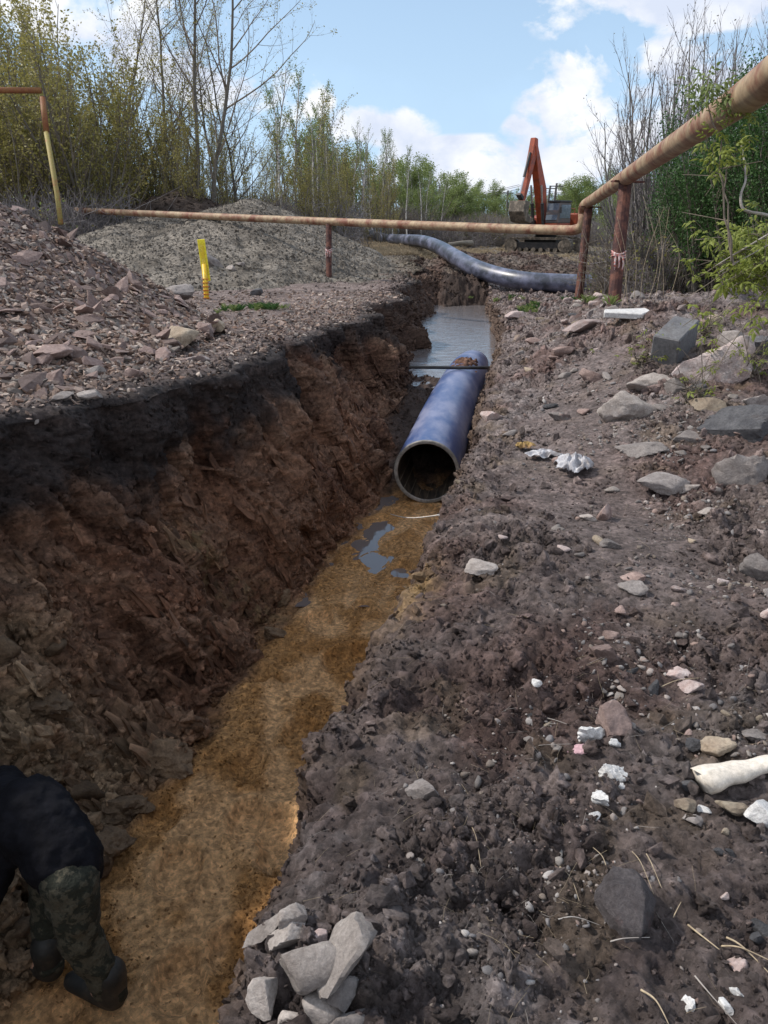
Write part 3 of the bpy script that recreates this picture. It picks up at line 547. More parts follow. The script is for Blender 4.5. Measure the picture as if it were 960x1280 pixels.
L_ = [
 (783, 507, 68, 52, M_pale, 'large rounded pale grey boulder on the upper right bank, below the pinkish boulder', 5., .08, 'boulder'),
 (812, 478, 56, 30, M_pale, 'pale half-buried slab directly behind the large rounded boulder', 10., .05, 'slab'),
 (884, 506, 44, 26, M_tan, 'tan wedge-shaped stone with a pale face in front of the pinkish boulder', 16., .04, 'stone'),
 (888, 450, 92, 70, M_quartz, 'large pinkish-white rough boulder leaning on the grey concrete block', 14., .09, 'boulder'),
 (913, 424, 34, 34, M_grey, 'grey boulder right of the concrete block under the green shrub', 12., .07, 'boulder'),
 (944, 432, 44, 34, M_slate, 'blue-grey boulder at the right edge beside the green shrub', 12., .07, 'boulder'),
 (925, 528, 96, 50, M_slate, 'long dark slate boulder slanting down from the right edge', 16., .07, 'boulder'),
 (924, 582, 64, 58, M_grey, 'broad flat grey-brown boulder below the dark slate boulder', 14., .08, 'boulder'),
 (731, 406, 56, 20, M_pink, 'flat dusty pinkish slab half buried in front of the second post', 16., .03, 'slab'),
 (645, 395, 26, 12, M_pink, 'thin reddish slab lying on the bank rim beside the water', 16., .03, 'slab'),
 (704, 438, 30, 14, M_shard, 'brown flat slab set in the bank below the dusty pinkish slab', 16., .03, 'slab'),
 (765, 388, 18, 12, M_grey, 'small grey block at the foot of the nearest rusty post', 16., .03, 'stone'),
 (602, 709, 40, 26, M_pale, 'pale oblong stone alone on the dark soil beside the trench rim', 8., .06, 'stone'),
 (520, 977, 48, 46, M_grey, 'angular grey stone with one flat side, alone near the trench edge', 18., .04, 'stone'),
 (768, 890, 44, 58, M_shard, 'brown pointed stone standing behind the white plaster lump', 8., .06, 'stone'),
 (740, 912, 34, 38, M_white, 'bright white broken plaster lump with brown specks', 10., .16, 'rubble'),
 (723, 936, 28, 20, M_pinkchip, 'pale pink plaster chip beside the white lump', 14., .08, 'rubble'),
 (763, 959, 36, 26, M_white, 'off-white knobbly lump below the brown pointed stone', 8., .18, 'rubble'),
 (753, 994, 22, 24, M_white, 'cream porous lump above the smallest white cube', 8., .2, 'rubble'),
 (742, 1016, 15, 15, M_white, 'small white cube-shaped fragment, lowest of the white fragments', 14., .05, 'rubble'),
 (768, 927, 15, 14, M_white, 'tiny white lump right of the bright white plaster', 8., .16, 'rubble'),
 (774, 980, 12, 11, M_white, 'tiny white pebble between the two off-white lumps', 8., .1, 'pebble'),
 (670, 852, 13, 13, M_white, 'small round white pebble alone on dark clods', 6., .05, 'pebble'),
 (687, 847, 10, 7, M_white, 'tiny white chip next to the round white pebble', 8., .15, 'pebble'),
 (950, 1008, 42, 44, M_white, 'bluish-white plaster slab at the right edge under the long cream shard', 18., .04, 'rubble'),
 (898, 934, 40, 30, M_tan, 'brown-tan square stone above the long cream shard', 12., .06, 'stone'),
 (914, 1007, 38, 25, M_tan, 'tan stone under the wide end of the cream shard', 12., .06, 'stone'),
 (857, 1003, 26, 22, M_tan, 'small tan stone left of the white chip by the cream shard', 10., .05, 'stone'),
 (880, 1009, 18, 14, M_white, 'small bright white chip just below the cream shard', 14., .06, 'rubble'),
 (868, 1023, 24, 12, M_grey, 'small flat olive-grey stone under the bright white chip', 8., .05, 'stone'),
 (848, 842, 32, 13, M_pink, 'pinkish flat oval stone, upper of the flat pair on the path', 7., .04, 'stone'),
 (864, 857, 30, 15, M_pink, 'pinkish flat oval stone, lower of the flat pair on the path', 7., .05, 'stone'),
 (816, 858, 13, 30, M_slate, 'narrow bluish stone lying lengthwise by the flat pair', 7., .05, 'stone'),
 (871, 924, 26, 17, M_slate, 'bluish-grey rounded stone left of the brown-tan square stone', 7., .05, 'stone'),
 (862, 980, 26, 20, M_slate, 'bluish flake at the left tip of the cream shard', 14., .06, 'stone'),
 (946, 672, 52, 20, M_pink, 'long pinkish slab at the right edge resting on a grey boulder', 10., .05, 'slab'),
 (946, 702, 38, 40, M_grey, 'grey boulder under the long pinkish slab', 10., .06, 'boulder'),
 (791, 734, 36, 18, M_grey, 'smooth grey oblong stone under a reddish one on the path', 6., .05, 'stone'),
 (791, 720, 30, 14, M_shard, 'reddish brown oblong stone lying behind the smooth grey one', 6., .05, 'stone'),
 (755, 641, 18, 30, M_shard, 'brown upright lump on the left side of the trodden path', 8., .06, 'stone'),
 (849, 735, 22, 12, M_pink, 'small pinkish flat stone in the middle of the path', 9., .05, 'stone'),
 (903, 727, 14, 11, M_pink, 'small round pink pebble in the pebble patch', 5., .04, 'pebble'),
 (735, 645, 22, 12, M_pale, 'small pale elongated stone below the plastic bag', 7., .05, 'stone'),
 (763, 678, 26, 16, M_grey, 'small grey angular stone left of the trodden path', 12., .06, 'stone'),
 (922, 1203, 30, 36, M_pink, 'pale pink-grey stone in the lower right corner', 10., .06, 'stone'),
 (862, 1249, 17, 26, M_white, 'tall white plaster crumb in the lower right corner', 9., .16, 'rubble'),
 (905, 1254, 19, 17, M_white, 'round white lump in the lower right corner', 7., .1, 'rubble'),
 (918, 1236, 18, 15, M_white, 'pitted white crumb just above the round white lump', 8., .18, 'rubble'),
 (949, 1158, 30, 30, M_slate, 'bluish-grey stone at the right edge above the straw', 9., .06, 'stone'),
 (945, 1170, 16, 24, M_slate, 'smaller bluish stone against the bluish-grey one', 9., .06, 'stone'),
 (908, 1117, 10, 14, M_pink, 'small pinkish pebble on olive soil', 6., .05, 'pebble'),
 (900, 1060, 16, 13, M_slate, 'left pebble of the bluish pair below the cream shard', 6., .05, 'pebble'),
 (913, 1063, 13, 15, M_slate, 'right pebble of the bluish pair below the cream shard', 6., .05, 'pebble'),
 (756, 812, 36, 34, M_shard, 'brown angular block beside the left track edge', 14., .06, 'stone'),
 (762, 793, 22, 17, M_shard, 'brown block behind the brown angular one', 14., .06, 'stone'),
 (614, 519, 30, 16, M_pink, 'pale pink slab sticking out of the bank over the big pipe', 18., .03, 'slab'),
 (858, 606, 30, 11, M_pale, 'thin pale flat stone on the path', 9., .04, 'stone'),
 (895, 612, 16, 12, M_pale, 'pale round pebble right of the thin flat stone', 6., .05, 'pebble'),
 (826, 600, 60, 22, M_grey, 'broad dusty grey slab flush with the path', 12., .05, 'slab'),
 (800, 560, 60, 22, M_grey, 'wide dusty lump flush with the soil below the rounded boulder', 8., .08, 'slab'),
 (738, 470, 30, 18, M_shard, 'brown-grey lump on the bank left of the rounded boulder', 9., .06, 'stone'),
 (668, 425, 24, 12, M_shard, 'small brown slab on the crest right of the trench', 12., .05, 'slab'),
 (700, 575, 22, 12, M_shard, 'small brown stone touching the plastic bag', 9., .05, 'stone'),
 (845, 480, 26, 24, M_grey, 'dusty grey stone between the rounded boulder and the pinkish boulder', 9., .06, 'stone'),
 (872, 486, 20, 22, M_slate, 'bluish stone behind the tan wedge-shaped stone', 9., .06, 'stone'),
 (945, 500, 36, 26, M_grey, 'grey stone at the right edge above the dark slate boulder', 11., .06, 'stone'),
 (893, 400, 20, 18, M_tan, 'tan stone between the concrete block and the shrub', 11., .06, 'stone'),
 (960, 765, 14, 20, M_pink, 'pink pebble cut by the right edge', 6., .05, 'pebble'),
 (945, 920, 34, 18, M_grey, 'olive-grey flat stone near the right edge above the cream shard', 8., .05, 'stone'),
 (930, 455, 40, 26, M_grey, 'dusty grey stone wedged right of the pinkish boulder under the herbs', 11., .06, 'stone'),
 (862, 545, 40, 20, M_grey, 'low grey slab between the tan wedge-shaped stone and the dark slate boulder', 12., .05, 'slab'),
 (890, 640, 34, 16, M_pale, 'pale low stone at the right of the path above the pebble patch', 10., .05, 'stone'),
 (700, 520, 30, 16, M_grey, 'dusty grey lump on the bank above the plastic bag', 9., .06, 'stone'),
 # by the left bank
 (356, 380, 20, 13, M_pink, 'pale stone with a pointed top beside the grass tuft right of the marker', 14., .04, 'stone'),
 (272, 405, 18, 16, M_tan, 'square tan block at the foot of the yellow marker', 18., .03, 'stone'),
 (225, 418, 44, 30, M_tan, 'biggest brown block at the toe of the shale pile', 16., .05, 'boulder'),
 (245, 448, 34, 13, M_pink, 'pale flat slab on the rim of the left wall', 16., .03, 'slab'),
 (118, 464, 26, 18, M_pale, 'pale square block near the dark left rim', 16., .03, 'stone'),
 (168, 466, 24, 20, M_shard, 'brown wedge block on the left rim', 16., .03, 'stone'),
 (114, 494, 30, 20, M_pale, 'whitish flat block at the lip of the left wall', 16., .04, 'stone'),
 (60, 440, 60, 22, M_shard, 'long reddish slab lying across the lower shale pile', 16., .04, 'slab'),
 (78, 556 - 60, 30, 14, M_grey, 'small grey slab near the lip of the left wall', 14., .04, 'slab'),
 (225, 365, 40, 20, M_grey, 'grey earth-covered boulder behind the toe of the pile', 9., .06, 'boulder'),
 (266, 325, 26, 20, M_grey, 'large grey stone in the mound right behind the marker', 9., .06, 'boulder'),
 (288, 335, 13, 8, M_pale, 'pale flat stone on the face of the grey mound', 12., .05, 'stone'),
 (302, 331, 11, 6, M_pale, 'smaller pale flat stone right of the first on the grey mound', 12., .05, 'stone'),
 (321, 365, 16, 12, M_slate, 'bluish flat stone at the foot of the grey mound', 12., .05, 'stone'),
 # clay blocks at the foot of the left wall
 (213, 940, 60, 60, M_clay, 'tan clay block with a split face at the foot of the left wall', 10., .16, 'clay block'),
 (160, 1003, 62, 50, M_clay, 'dark clay block overhanging the sand behind the worker', 8., .2, 'clay block'),
 (133, 1046, 70, 48, M_clay, 'greenish dark clay block lying on the sand next to the worker', 8., .2, 'clay block'),
 (352, 742, 26, 30, M_clay, 'light yellow-brown clay lump at the foot of the left wall', 7., .15, 'clay block'),
 (345, 790, 30, 24, M_clay, 'brown clay lump below the light yellow-brown one', 8., .15, 'clay block'),
 (60, 880, 60, 50, M_clay, 'tan crumbling clay bulge on the lower left wall', 7., .25, 'clay block'),
 (30, 1195, 40, 46, M_clay, 'tan clay lump in front of the worker near the left edge', 7., .25, 'clay block'),
]
for i, (a_, b_, w_, h_, m_, lab, sf, rg, ct) in enumerate(L_):
    stone(a_, b_, w_ * 1.05, h_ * 1.1, m_, lab, 100 + i, ct, name=('boulder' if ct == 'boulder' else 'clay_block' if ct == 'clay block' else 'slab' if ct == 'slab' else 'pebble' if ct == 'pebble' else 'rubble_lump' if ct == 'rubble' else 'stone'),
          soft_=sf * 2.6, rough=rg * 1.1, lvl=4 if w_ > 24 else 3, sink=.32, roll=random.uniform(-12, 12), depth=.85)
# the dark diamond stone
P_, n_, D_ = on(781, 1135); k_ = D_ / FPX
bm = bmesh.new()
for v in ((-42, -2, 10), (-16, 46, 8), (14, 52, 4), (40, 8, 8), (10, -56, 6), (-12, -50, 4), (-14, 26, 34), (10, 18, 40), (16, -14, 38), (-20, -10, 34), (-30, 0, -30), (0, 40, -30), (34, 0, -30), (0, -48, -30)): bm.verts.new(Vector(v) * k_)
bmesh.ops.convex_hull(bm, input=bm.verts[:]); bmesh.ops.bevel(bm, geom=bm.edges[:], offset=.002, segments=1, affect='EDGES', clamp_overlap=True); bmesh.ops.triangulate(bm, faces=bm.faces[:]); bmesh.ops.subdivide_edges(bm, edges=bm.edges[:], cuts=3, use_grid_fill=True)
q_ = np.array([v.co[:] for v in bm.verts]); nn_ = fbm(q_ * 22, 5, 5, .6) * .007
for v, d_ in zip(bm.verts, nn_): v.co += v.co.normalized() * float(d_)
me = bpy.data.meshes.new('boulder'); bm.to_mesh(me); bm.free(); me.materials.append(M_dark); me.polygons.foreach_set('use_smooth', np.ones(len(me.polygons), bool))
tag(link('boulder', me, loc=P_ + Vector((0, 0, .012)), rot=(R(-12), R(4), R(-8))), 'large dark grey diamond-shaped stone with reddish sides, lower right', 'boulder')
# white stones heap at the bottom
W_L = [(436, 1190, 64, 92, 'tallest pale slab of the stone cluster, leaning at its right', 24., -6, .5),
 (395, 1214, 70, 62, 'largest five-sided pale block in the middle of the stone cluster', 24., 0, .6),
 (352, 1227, 66, 34, 'long pale block lying diagonally at the left of the cluster', 22., 38, .5),
 (328, 1243, 34, 52, 'rounded oblong pale block below the diagonal one', 14., -20, .6),
 (357, 1173, 42, 32, 'greenish-white wedge block at the top of the cluster', 20., -20, .6),
 (366, 1146, 30, 38, 'pale triangular block highest on the trench rim', 20., 0, .5),
 (395, 1174, 24, 24, 'small pinkish block in the gap behind the five-sided one', 18., 0, .6),
 (404, 1264, 44, 48, 'pale sharp-edged block under the five-sided one', 24., 10, .6),
 (369, 1273, 34, 28, 'pale greenish block at the bottom edge left of the sharp-edged one', 20., 0, .6),
 (427, 1238, 34, 40, 'shaded brownish block between the tallest slab and the five-sided one', 18., 0, .6),
 (437, 1275, 40, 34, 'darker rounded block at the bottom right of the cluster', 12., 0, .6),
 (314, 1275, 22, 44, 'narrow sliver block at the bottom edge of the cluster', 20., 28, .5),
 (299, 1270, 18, 20, 'small pale block at the far left of the cluster', 16., 0, .6),
 (330, 1165, 52, 12, 'thin slab edge slanting along the trench rim by the cluster', 20., -32, .5)]
for i, (a_, b_, w_, h_, lab, sf, rl, dp) in enumerate(W_L):
    stone(a_, b_, w_ * 1.26, h_ * 1.26, M_pink if 'pinkish' in lab else (M_pale if i not in (9, 10) else M_grey), lab, 340 + i, 'stone', name='building_stone', soft_=sf * 3, rough=.035, lvl=4, depth=dp, sink=.06, roll=rl, planes=8, group='pale stones heaped at the bottom of the photo', lift=.02 * (i in (1, 2)))

# long cream shard (broken hollow piece)
P_, n_, D_ = on(925, 985)
mb = MB(); sc_ = D_ / FPX; pts = []; rr = []
for k in range(14):
    t_ = k / 13; pts.append((t_ * 105 * sc_, .02 * math.sin(t_ * 2), 26 * sc_ * t_ + .004 * math.sin(9 * t_))); rr.append(sc_ * (22 - 12 * t_ + 1.2 * math.sin(17 * t_)))
mb.tube(pts, rr, 16); V_ = np.array(mb.v); V_[:, 1] *= 1.0
mb.v = [(a_, b_, c_ * .8) for a_, b_, c_ in mb.v]
cs = empty('shell_shard', P_ + Vector((-50 * sc_, 0, 12 * sc_)), (R(-12), 0, R(3))); tag(cs, 'long cream-white tapering shard, smooth and hollow-looking, at the right edge', 'shard')
mb.v = [(a_ + (0 if k_ > 15 else (-7 * sc_ * math.sin(k_ * 1.9) ** 2)), b_, c_ * .9) for k_, (a_, b_, c_) in enumerate(mb.v)]
M_cream = stone_mat('cream_shell', (.58, .52, .44), (.74, .68, .60), scale=6, bump=.15, rough=.5, spots=(.5, .42, .34), rnd=.05)
mb.build('shell', M_cream, cs, smooth=True)

# concrete block and pale concrete slab at the post
P_, n_, D_ = on(850, 450)
cb = empty('concrete_block', P_); tag(cb, 'dark grey squared concrete kerb block standing tilted left of the pinkish boulder', 'concrete block')
mb = MB(); mb.box((-.02, .14, .12), (.25, .55, .34), (R(14), R(6), R(-36))); mb.build('block', M_conc, cb, bevel=.012)
P_, n_, D_ = on(784, 400)
mb = MB(); mb.prism([(-.28, -.06), (-.1, -.12), (.12, -.2), (.27, -.05), (.25, .12), (.02, .10), (-.24, .09)], P_ + Vector((0, .05, .05)), (1, 0, .02), (0, 1, .1), (0, -.1, 1), .07)
tag(mb.build('concrete_slab', M_white, bevel=.01), 'flat whitish broken slab on the ground in front of the nearest rusty post', 'slab')

# ------------------------------------------------------------------ scattered crumbs, gravel and shards
def hull_mesh(name, seed, n, size, mat):
    r_ = np.random.default_rng(seed); q_ = r_.normal(size=(n, 3)); q_ /= np.linalg.norm(q_, axis=1, keepdims=True); q_ *= np.asarray(size) / 2 * r_.uniform(.75, 1.1, (n, 1))
    bm = bmesh.new(); [bm.verts.new(v) for v in q_]; r = bmesh.ops.convex_hull(bm, input=bm.verts[:])
    for v in [g for g in r['geom_unused'] if isinstance(g, bmesh.types.BMVert)]: bm.verts.remove(v)
    me = bpy.data.meshes.new(name); bm.to_mesh(me); bm.free(); me.materials.append(mat); return me
def proto_coll(name, meshes):
    c = bpy.data.collections.new(name)
    for k, me in enumerate(meshes): c.objects.link(bpy.data.objects.new('%s_%02d' % (name, k), me))
    return c
def scatter(name, pts, rot, scl, pick, cols, coll, parent=None, label=None):
    me = bpy.data.meshes.new(name); me.vertices.add(len(pts)); me.vertices.foreach_set('co', np.asarray(pts, np.float32).ravel())
    for nm, ty, key, dat in (('rot', 'FLOAT_VECTOR', 'vector', rot), ('scl', 'FLOAT_VECTOR', 'vector', scl), ('pick', 'INT', 'value', pick)):
        a = me.attributes.new(nm, ty, 'POINT'); a.data.foreach_set(key, np.asarray(dat, np.int32 if ty == 'INT' else np.float32).ravel())
    set_col(me, cols)
    ng = bpy.data.node_groups.new(name, 'GeometryNodeTree'); ng.interface.new_socket('Geometry', in_out='INPUT', socket_type='NodeSocketGeometry'); ng.interface.new_socket('Geometry', in_out='OUTPUT', socket_type='NodeSocketGeometry')
    N = ng.nodes.new; L = ng.links.new; gi = N('NodeGroupInput'); go = N('NodeGroupOutput'); io = N('GeometryNodeInstanceOnPoints'); ci = N('GeometryNodeCollectionInfo')
    ci.inputs[0].default_value = coll; ci.inputs['Separate Children'].default_value = True; ci.inputs['Reset Children'].default_value = True
    io.inputs['Pick Instance'].default_value = True; L(gi.outputs[0], io.inputs['Points']); L(ci.outputs[0], io.inputs['Instance'])
    for nm, dt, sk in (('pick', 'INT', 'Instance Index'), ('rot', 'FLOAT_VECTOR', 'Rotation'), ('scl', 'FLOAT_VECTOR', 'Scale')):
        na = N('GeometryNodeInputNamedAttribute'); na.data_type = dt; na.inputs[0].default_value = nm; L(na.outputs[0], io.inputs[sk])
    L(io.outputs[0], go.inputs[0])
    o = link(name, me, parent); md = o.modifiers.new('scatter', 'NODES'); md.node_group = ng; tag(o, label, kind='stuff'); return o
cl_meshes = []
for k in range(8):
    Q, F_ = rock_verts(900 + k, 3, 8, 10., .55, (1, .85, .7)); Q = Q * (1 + .22 * (.5 - worley(Q * 5 + k, 3)[0]))[:, None]; cl_meshes.append(np_mesh('clod', Q, F_, M_clod, smooth=False))
cl_meshes += [hull_mesh('clod', 620 + k, 13, (1, .8, .65), M_clod) for k in range(6)]; clodC = proto_coll('clods', cl_meshes)
M_peb = soil_mat('pebbles', attr_type='INSTANCER', fine=20, bump=.25, var=.25)
pebC = proto_coll('pebble', [np_mesh('pebble', *rock_verts(950 + k, 2, 9, 16. if k < 3 else 50., .10, (1, .8, .6)), M_peb, smooth=True) for k in range(7)])
M_sh = soil_mat('shards', attr_type='INSTANCER', fine=20, bump=.3, var=.25)
shC = proto_coll('shard', [hull_mesh('shard', 700 + k, 11, (1, .62, .26 if k % 3 else .45), M_sh) for k in range(12)])
def pick_cells(G, Nrm, Cc, mask, n, seed):
    r_ = np.random.default_rng(seed); w = mask[:-1, :-1].astype(float).ravel(); w /= w.sum(); k = r_.choice(len(w), n, p=w); i, j = np.divmod(k, mask.shape[1] - 1); a = r_.random((n, 1)); b_ = r_.random((n, 1))
    Pp = G[i, j] * (1 - a) * (1 - b_) + G[i + 1, j] * a * (1 - b_) + G[i, j + 1] * (1 - a) * b_ + G[i + 1, j + 1] * a * b_
    return Pp, Nrm[i, j], Cc[i, j]
YG = PG[:, :, 1]; XG = PG[:, :, 0]; DG = np.hypot(XG, YG); REGG = REG; UG = XG - cen(YG)
inview = (np.abs(XG) < (YG * .56 + .9)) & (YG > .95) & (YG < 40)
TRG = tr.reshape(NR, NC); LUG = lump.reshape(NR, NC)
def euler_rand(n, seed): return np.random.default_rng(seed).uniform(-3.14, 3.14, (n, 3))
# clods on the right bank
n = 78000; mk = inview * (REGG == 4) * (SSd := (UG < 9)) * (1 - .75 * TRG) * (.25 + LUG) * (YG < 26)
Pp, Np, Cp = pick_cells(PG, NG, TCG, mk, n, 1); r_ = np.random.default_rng(2)
dist = np.hypot(Pp[:, 0], Pp[:, 1]); sz = (.004 + .020 * r_.random(n) ** 3.5 + .07 * (r_.random(n) < .022) * r_.random(n)) * (1 + .10 * dist)
scatter('soil_clods', Pp + Np * (sz * .12)[:, None], euler_rand(n, 3), sz[:, None] * r_.uniform(.7, 1.3, (n, 3)), np.where(r_.random(n) < .75, r_.integers(8, 14, n), r_.integers(0, 8, n)), Cp * r_.uniform(.8, 1.55, (n, 1)), clodC)
# crumbs on both walls
n = 26000; mk = inview * ((REGG == 1) | (REGG == 3) | ((REGG == 0) * (UG > -2.2)) | ((REGG == 2) & (YG > 8.6) & (YG < 14)) | ((REGG == 2) & (YG > 22.5) & (YG < 28)))
Pp, Np, Cp = pick_cells(PG, NG, TCG, mk, n, 4); dist = np.hypot(Pp[:, 0], Pp[:, 1]); sz = (.008 + .030 * r_.random(n) ** 3) * (1 + .10 * dist)
scatter('wall_crumbs', Pp + Np * (sz * .1)[:, None], euler_rand(n, 5), sz[:, None] * r_.uniform(.7, 1.3, (n, 3)), r_.integers(0, 14, n), Cp * r_.uniform(.7, 1.5, (n, 1)), clodC)
# shale plates standing out of the left wall, and clay blocks nearer the camera
n = 2600; mk = inview * (REGG == 1) * (SS > .28) * (SS < .97) * (YG > 2.6) * (YG < 13) / (1 + .0 * YG); Pp, Np, Cp = pick_cells(PG, NG, TCG, mk, n, 51); Rr = np.zeros((n, 3)); r_ = np.random.default_rng(52)
for k in range(n):
    z_ = Vector((.9, -.25 + r_.normal() * .16, .30 + r_.normal() * .12)).normalized(); x_ = Vector((0, .38 + r_.normal() * .12, -.92)); x_ = (x_ - z_ * x_.dot(z_)).normalized(); y_ = z_.cross(x_); Rr[k] = Matrix((x_, y_, z_)).transposed().to_euler()
sz = .05 + .20 * r_.random(n) ** 2.2
wl = scatter('shale_plates', Pp - np.array([.02, 0, .0]) * (1 + sz[:, None]), Rr, np.stack([sz * r_.uniform(1.2, 2.2, n), sz * r_.uniform(.4, .9, n), sz * r_.uniform(.25, .5, n)], 1), r_.integers(0, 12, n), Cp * r_.uniform(.6, 1.5, (n, 1)), proto_coll('plate', [hull_mesh('plate', 640 + k, 12, (1, .7, .5), M_clod) for k in range(12)]))
n = 2200; mk = inview * (REGG == 1) * (SS > .34) * (YG < 4.6); Pp, Np, Cp = pick_cells(PG, NG, TCG, mk, n, 53); sz = .02 + .10 * r_.random(n) ** 2.4
scatter('clay_lumps', Pp + Np * (sz * .05)[:, None], euler_rand(n, 54), sz[:, None] * r_.uniform(.7, 1.3, (n, 3)), r_.integers(0, 14, n), Cp * r_.uniform(.7, 1.7, (n, 1)), clodC)
r_ = np.random.default_rng(55); Pp, Np, Cp = pick_cells(PG, NG, TCG, inview * (REGG == 1) * (SS > .4) * (YG < 3.7) * (YG > 1.5), 46, 56)
ccm = [np_mesh('clay_clod', *rock_verts(1200 + k, 3, 9, 30., .16, (1, .8, .6)), M_clay, smooth=True) for k in range(7)]
for k in range(46):
    s_ = r_.uniform(.09, .24); o_ = link('clay_clod', ccm[k % 7], loc=Pp[k] - Np[k] * s_ * .1, rot=tuple(r_.uniform(-3, 3, 3)), scl=(s_ * r_.uniform(.8, 1.4), s_, s_ * r_.uniform(.7, 1.1))); tag(o_, 'tan clay clod jutting out of the lower left trench wall behind the worker', 'clay clod', 'clay clods in the lower left trench wall')
# sand crumbs
n = 30000; mk = inview * (REGG == 2) * (YG < 8.2) * (1.1 - smo.reshape(NR, NC)) / (.6 + .3 * YG)
Pp, Np, Cp = pick_cells(PG, NG, TCG, mk, n, 6); sz = .004 + .018 * r_.random(n) ** 5
scatter('sand_crumbs', Pp, euler_rand(n, 7), sz[:, None] * r_.uniform(.7, 1.3, (n, 3)), r_.integers(0, 14, n), Cp * r_.uniform(.55, 1.2, (n, 1)), clodC)
# gravel on the right bank
n = 6500; gn = sm(.0, .45, fbm(PG.reshape(-1, 3) * 1.3 + 20, 3, 131)).reshape(NR, NC)
mk = inview * (REGG == 4) * (.04 + 1.6 * gn) * np.clip(.06 + sm(.9, 2.0, UG) * 1.0, 0, 1) * (YG < 24)
Pp, Np, Cp = pick_cells(PG, NG, TCG, mk, n, 8); dist = np.hypot(Pp[:, 0], Pp[:, 1]); sz = (.006 + .022 * r_.random(n) ** 4) * (1 + .12 * dist)
pal = np.array([[.24, .215, .20], [.18, .165, .16], [.30, .26, .24], [.18, .17, .172], [.26, .19, .165], [.35, .325, .31], [.20, .165, .14]])
scatter('gravel', Pp + Np * (sz * .12)[:, None], euler_rand(n, 9) * [.25, .25, 1], sz[:, None] * r_.uniform(.7, 1.3, (n, 3)), r_.integers(0, 7, n), pal[r_.integers(0, 7, n)] * r_.uniform(.65, 1.1, (n, 1)), pebC)
# medium stones: countable ones, each an object
pm = [np_mesh('stone', *rock_verts(960 + k, 3, 11, 9. if k % 2 else 16., .07, (1, .8, .6)), mt, smooth=True) for k, mt in enumerate((M_pale, M_grey, M_shard, M_tan, M_grey, M_shard, M_slate, M_pink))]
n = 90; Pp, Np, Cp = pick_cells(PG, NG, TCG, inview * (REGG == 4) * (UG < 6) * (YG > 1.4) * (YG < 17) * np.clip(.3 + sm(.9, 1.8, UG), 0, 1), n, 10)
for k in range(n):
    dd = math.hypot(Pp[k, 0], Pp[k, 1]); s_ = random.uniform(11, 20) / FPX * max(dd, 1.8)
    o = link('stone', pm[k % 8], loc=Pp[k] + [0, 0, s_ * .12], rot=(random.uniform(-.3, .3), random.uniform(-.3, .3), random.uniform(0, 6)), scl=(s_ * random.uniform(.8, 1.3), s_ * random.uniform(.7, 1.2), s_ * random.uniform(.6, 1)))
    tag(o, 'small %s loose stone sunk in the churned soil of the right bank' % ('pale', 'grey-brown', 'reddish brown', 'tan', 'grey-brown', 'reddish brown', 'dark slate', 'pinkish')[k % 8], 'stone', 'small loose stones in the churned soil of the right bank')
# shale pile : big stones as parts, the rest one mass
def visible(Pp): return np.abs(Pp[:, 0]) < Pp[:, 1] * .54 + .35
shard_m = [hull_mesh('stone', 500 + k, 12, (1, .62, .22 if k % 3 else .42), M_shard) for k in range(16)]
pmask = (pileG[:, :, 2] > -.5) * (np.abs(pileG[:, :, 0]) < pileG[:, :, 1] * .54 + .5)
below = pileG[:, :, 2] > GL(pileG[:, :, 0], pileG[:, :, 1]) - .03
below = below * (pileG[:, :, 0] < np.interp(pileG[:, :, 1], ys, cy + rL) - .15)
pmask = pmask * below / (1 + pileG[:, :, 1] ** 2 * .02)
def pile_rot(Nv, n, r_):
    out = np.zeros((n, 3))
    for k in range(n):
        q_ = Vector(Nv[k]).to_track_quat('Z', 'Y') @ Euler((r_.normal() * .35, r_.normal() * .35, r_.uniform(0, 6.28))).to_quaternion(); out[k] = q_.to_euler()
    return out
n = 16000; Pp, Np, Cp = pick_cells(pileG, pileN, pileC, pmask, n, 12); sz = .035 + .085 * r_.random(n) ** 2.2
palS = np.array([[.26, .19, .155], [.34, .26, .22], [.17, .11, .085], [.40, .335, .29], [.22, .16, .13], [.20, .175, .16]])
wo_ = scatter('shards', Pp + Np * .01, pile_rot(Np, n, r_), sz[:, None] * r_.uniform(.7, 1.4, (n, 3)), r_.integers(0, 12, n), palS[r_.integers(0, 6, n)] * r_.uniform(.6, 1.15, (n, 1)), shC, parent=rp); wo_.location = -rp.location
Pp, Np, Cp = pick_cells(pileG, pileN, pileC, pmask, 300, 13); Pr = pile_rot(Np, 300, r_)
for k in range(300):
    s_ = (.12 + .20 * random.random() ** 1.7) * (.65 + .045 * Pp[k, 1])
    o = link('stone', shard_m[k % 16], rp, loc=Vector(Pp[k] + Np[k] * .03) - rp.location, rot=Pr[k], scl=(s_ * random.uniform(.9, 1.5), s_, s_ * random.uniform(.7, 1.3)))
# shards strewn on the left bank between pile and rim
n = 9000; mk = inview * (REGG == 0) * (UG > -7) * (YG < 19) * (SS < 1) * np.clip((SS * 10 + .0) / .25, 0, 1)
Pp, Np, Cp = pick_cells(PG, NG, TCG, mk, n, 14); dist = np.hypot(Pp[:, 0], Pp[:, 1]); sz = (.02 + .07 * r_.random(n) ** 2.5) * (.6 + .06 * dist)
scatter('strewn_shards', Pp + Np * .008, pile_rot(Np, n, r_), sz[:, None] * r_.uniform(.7, 1.4, (n, 3)), r_.integers(0, 12, n), palS[r_.integers(0, 6, n)] * r_.uniform(.6, 1.15, (n, 1)), shC)
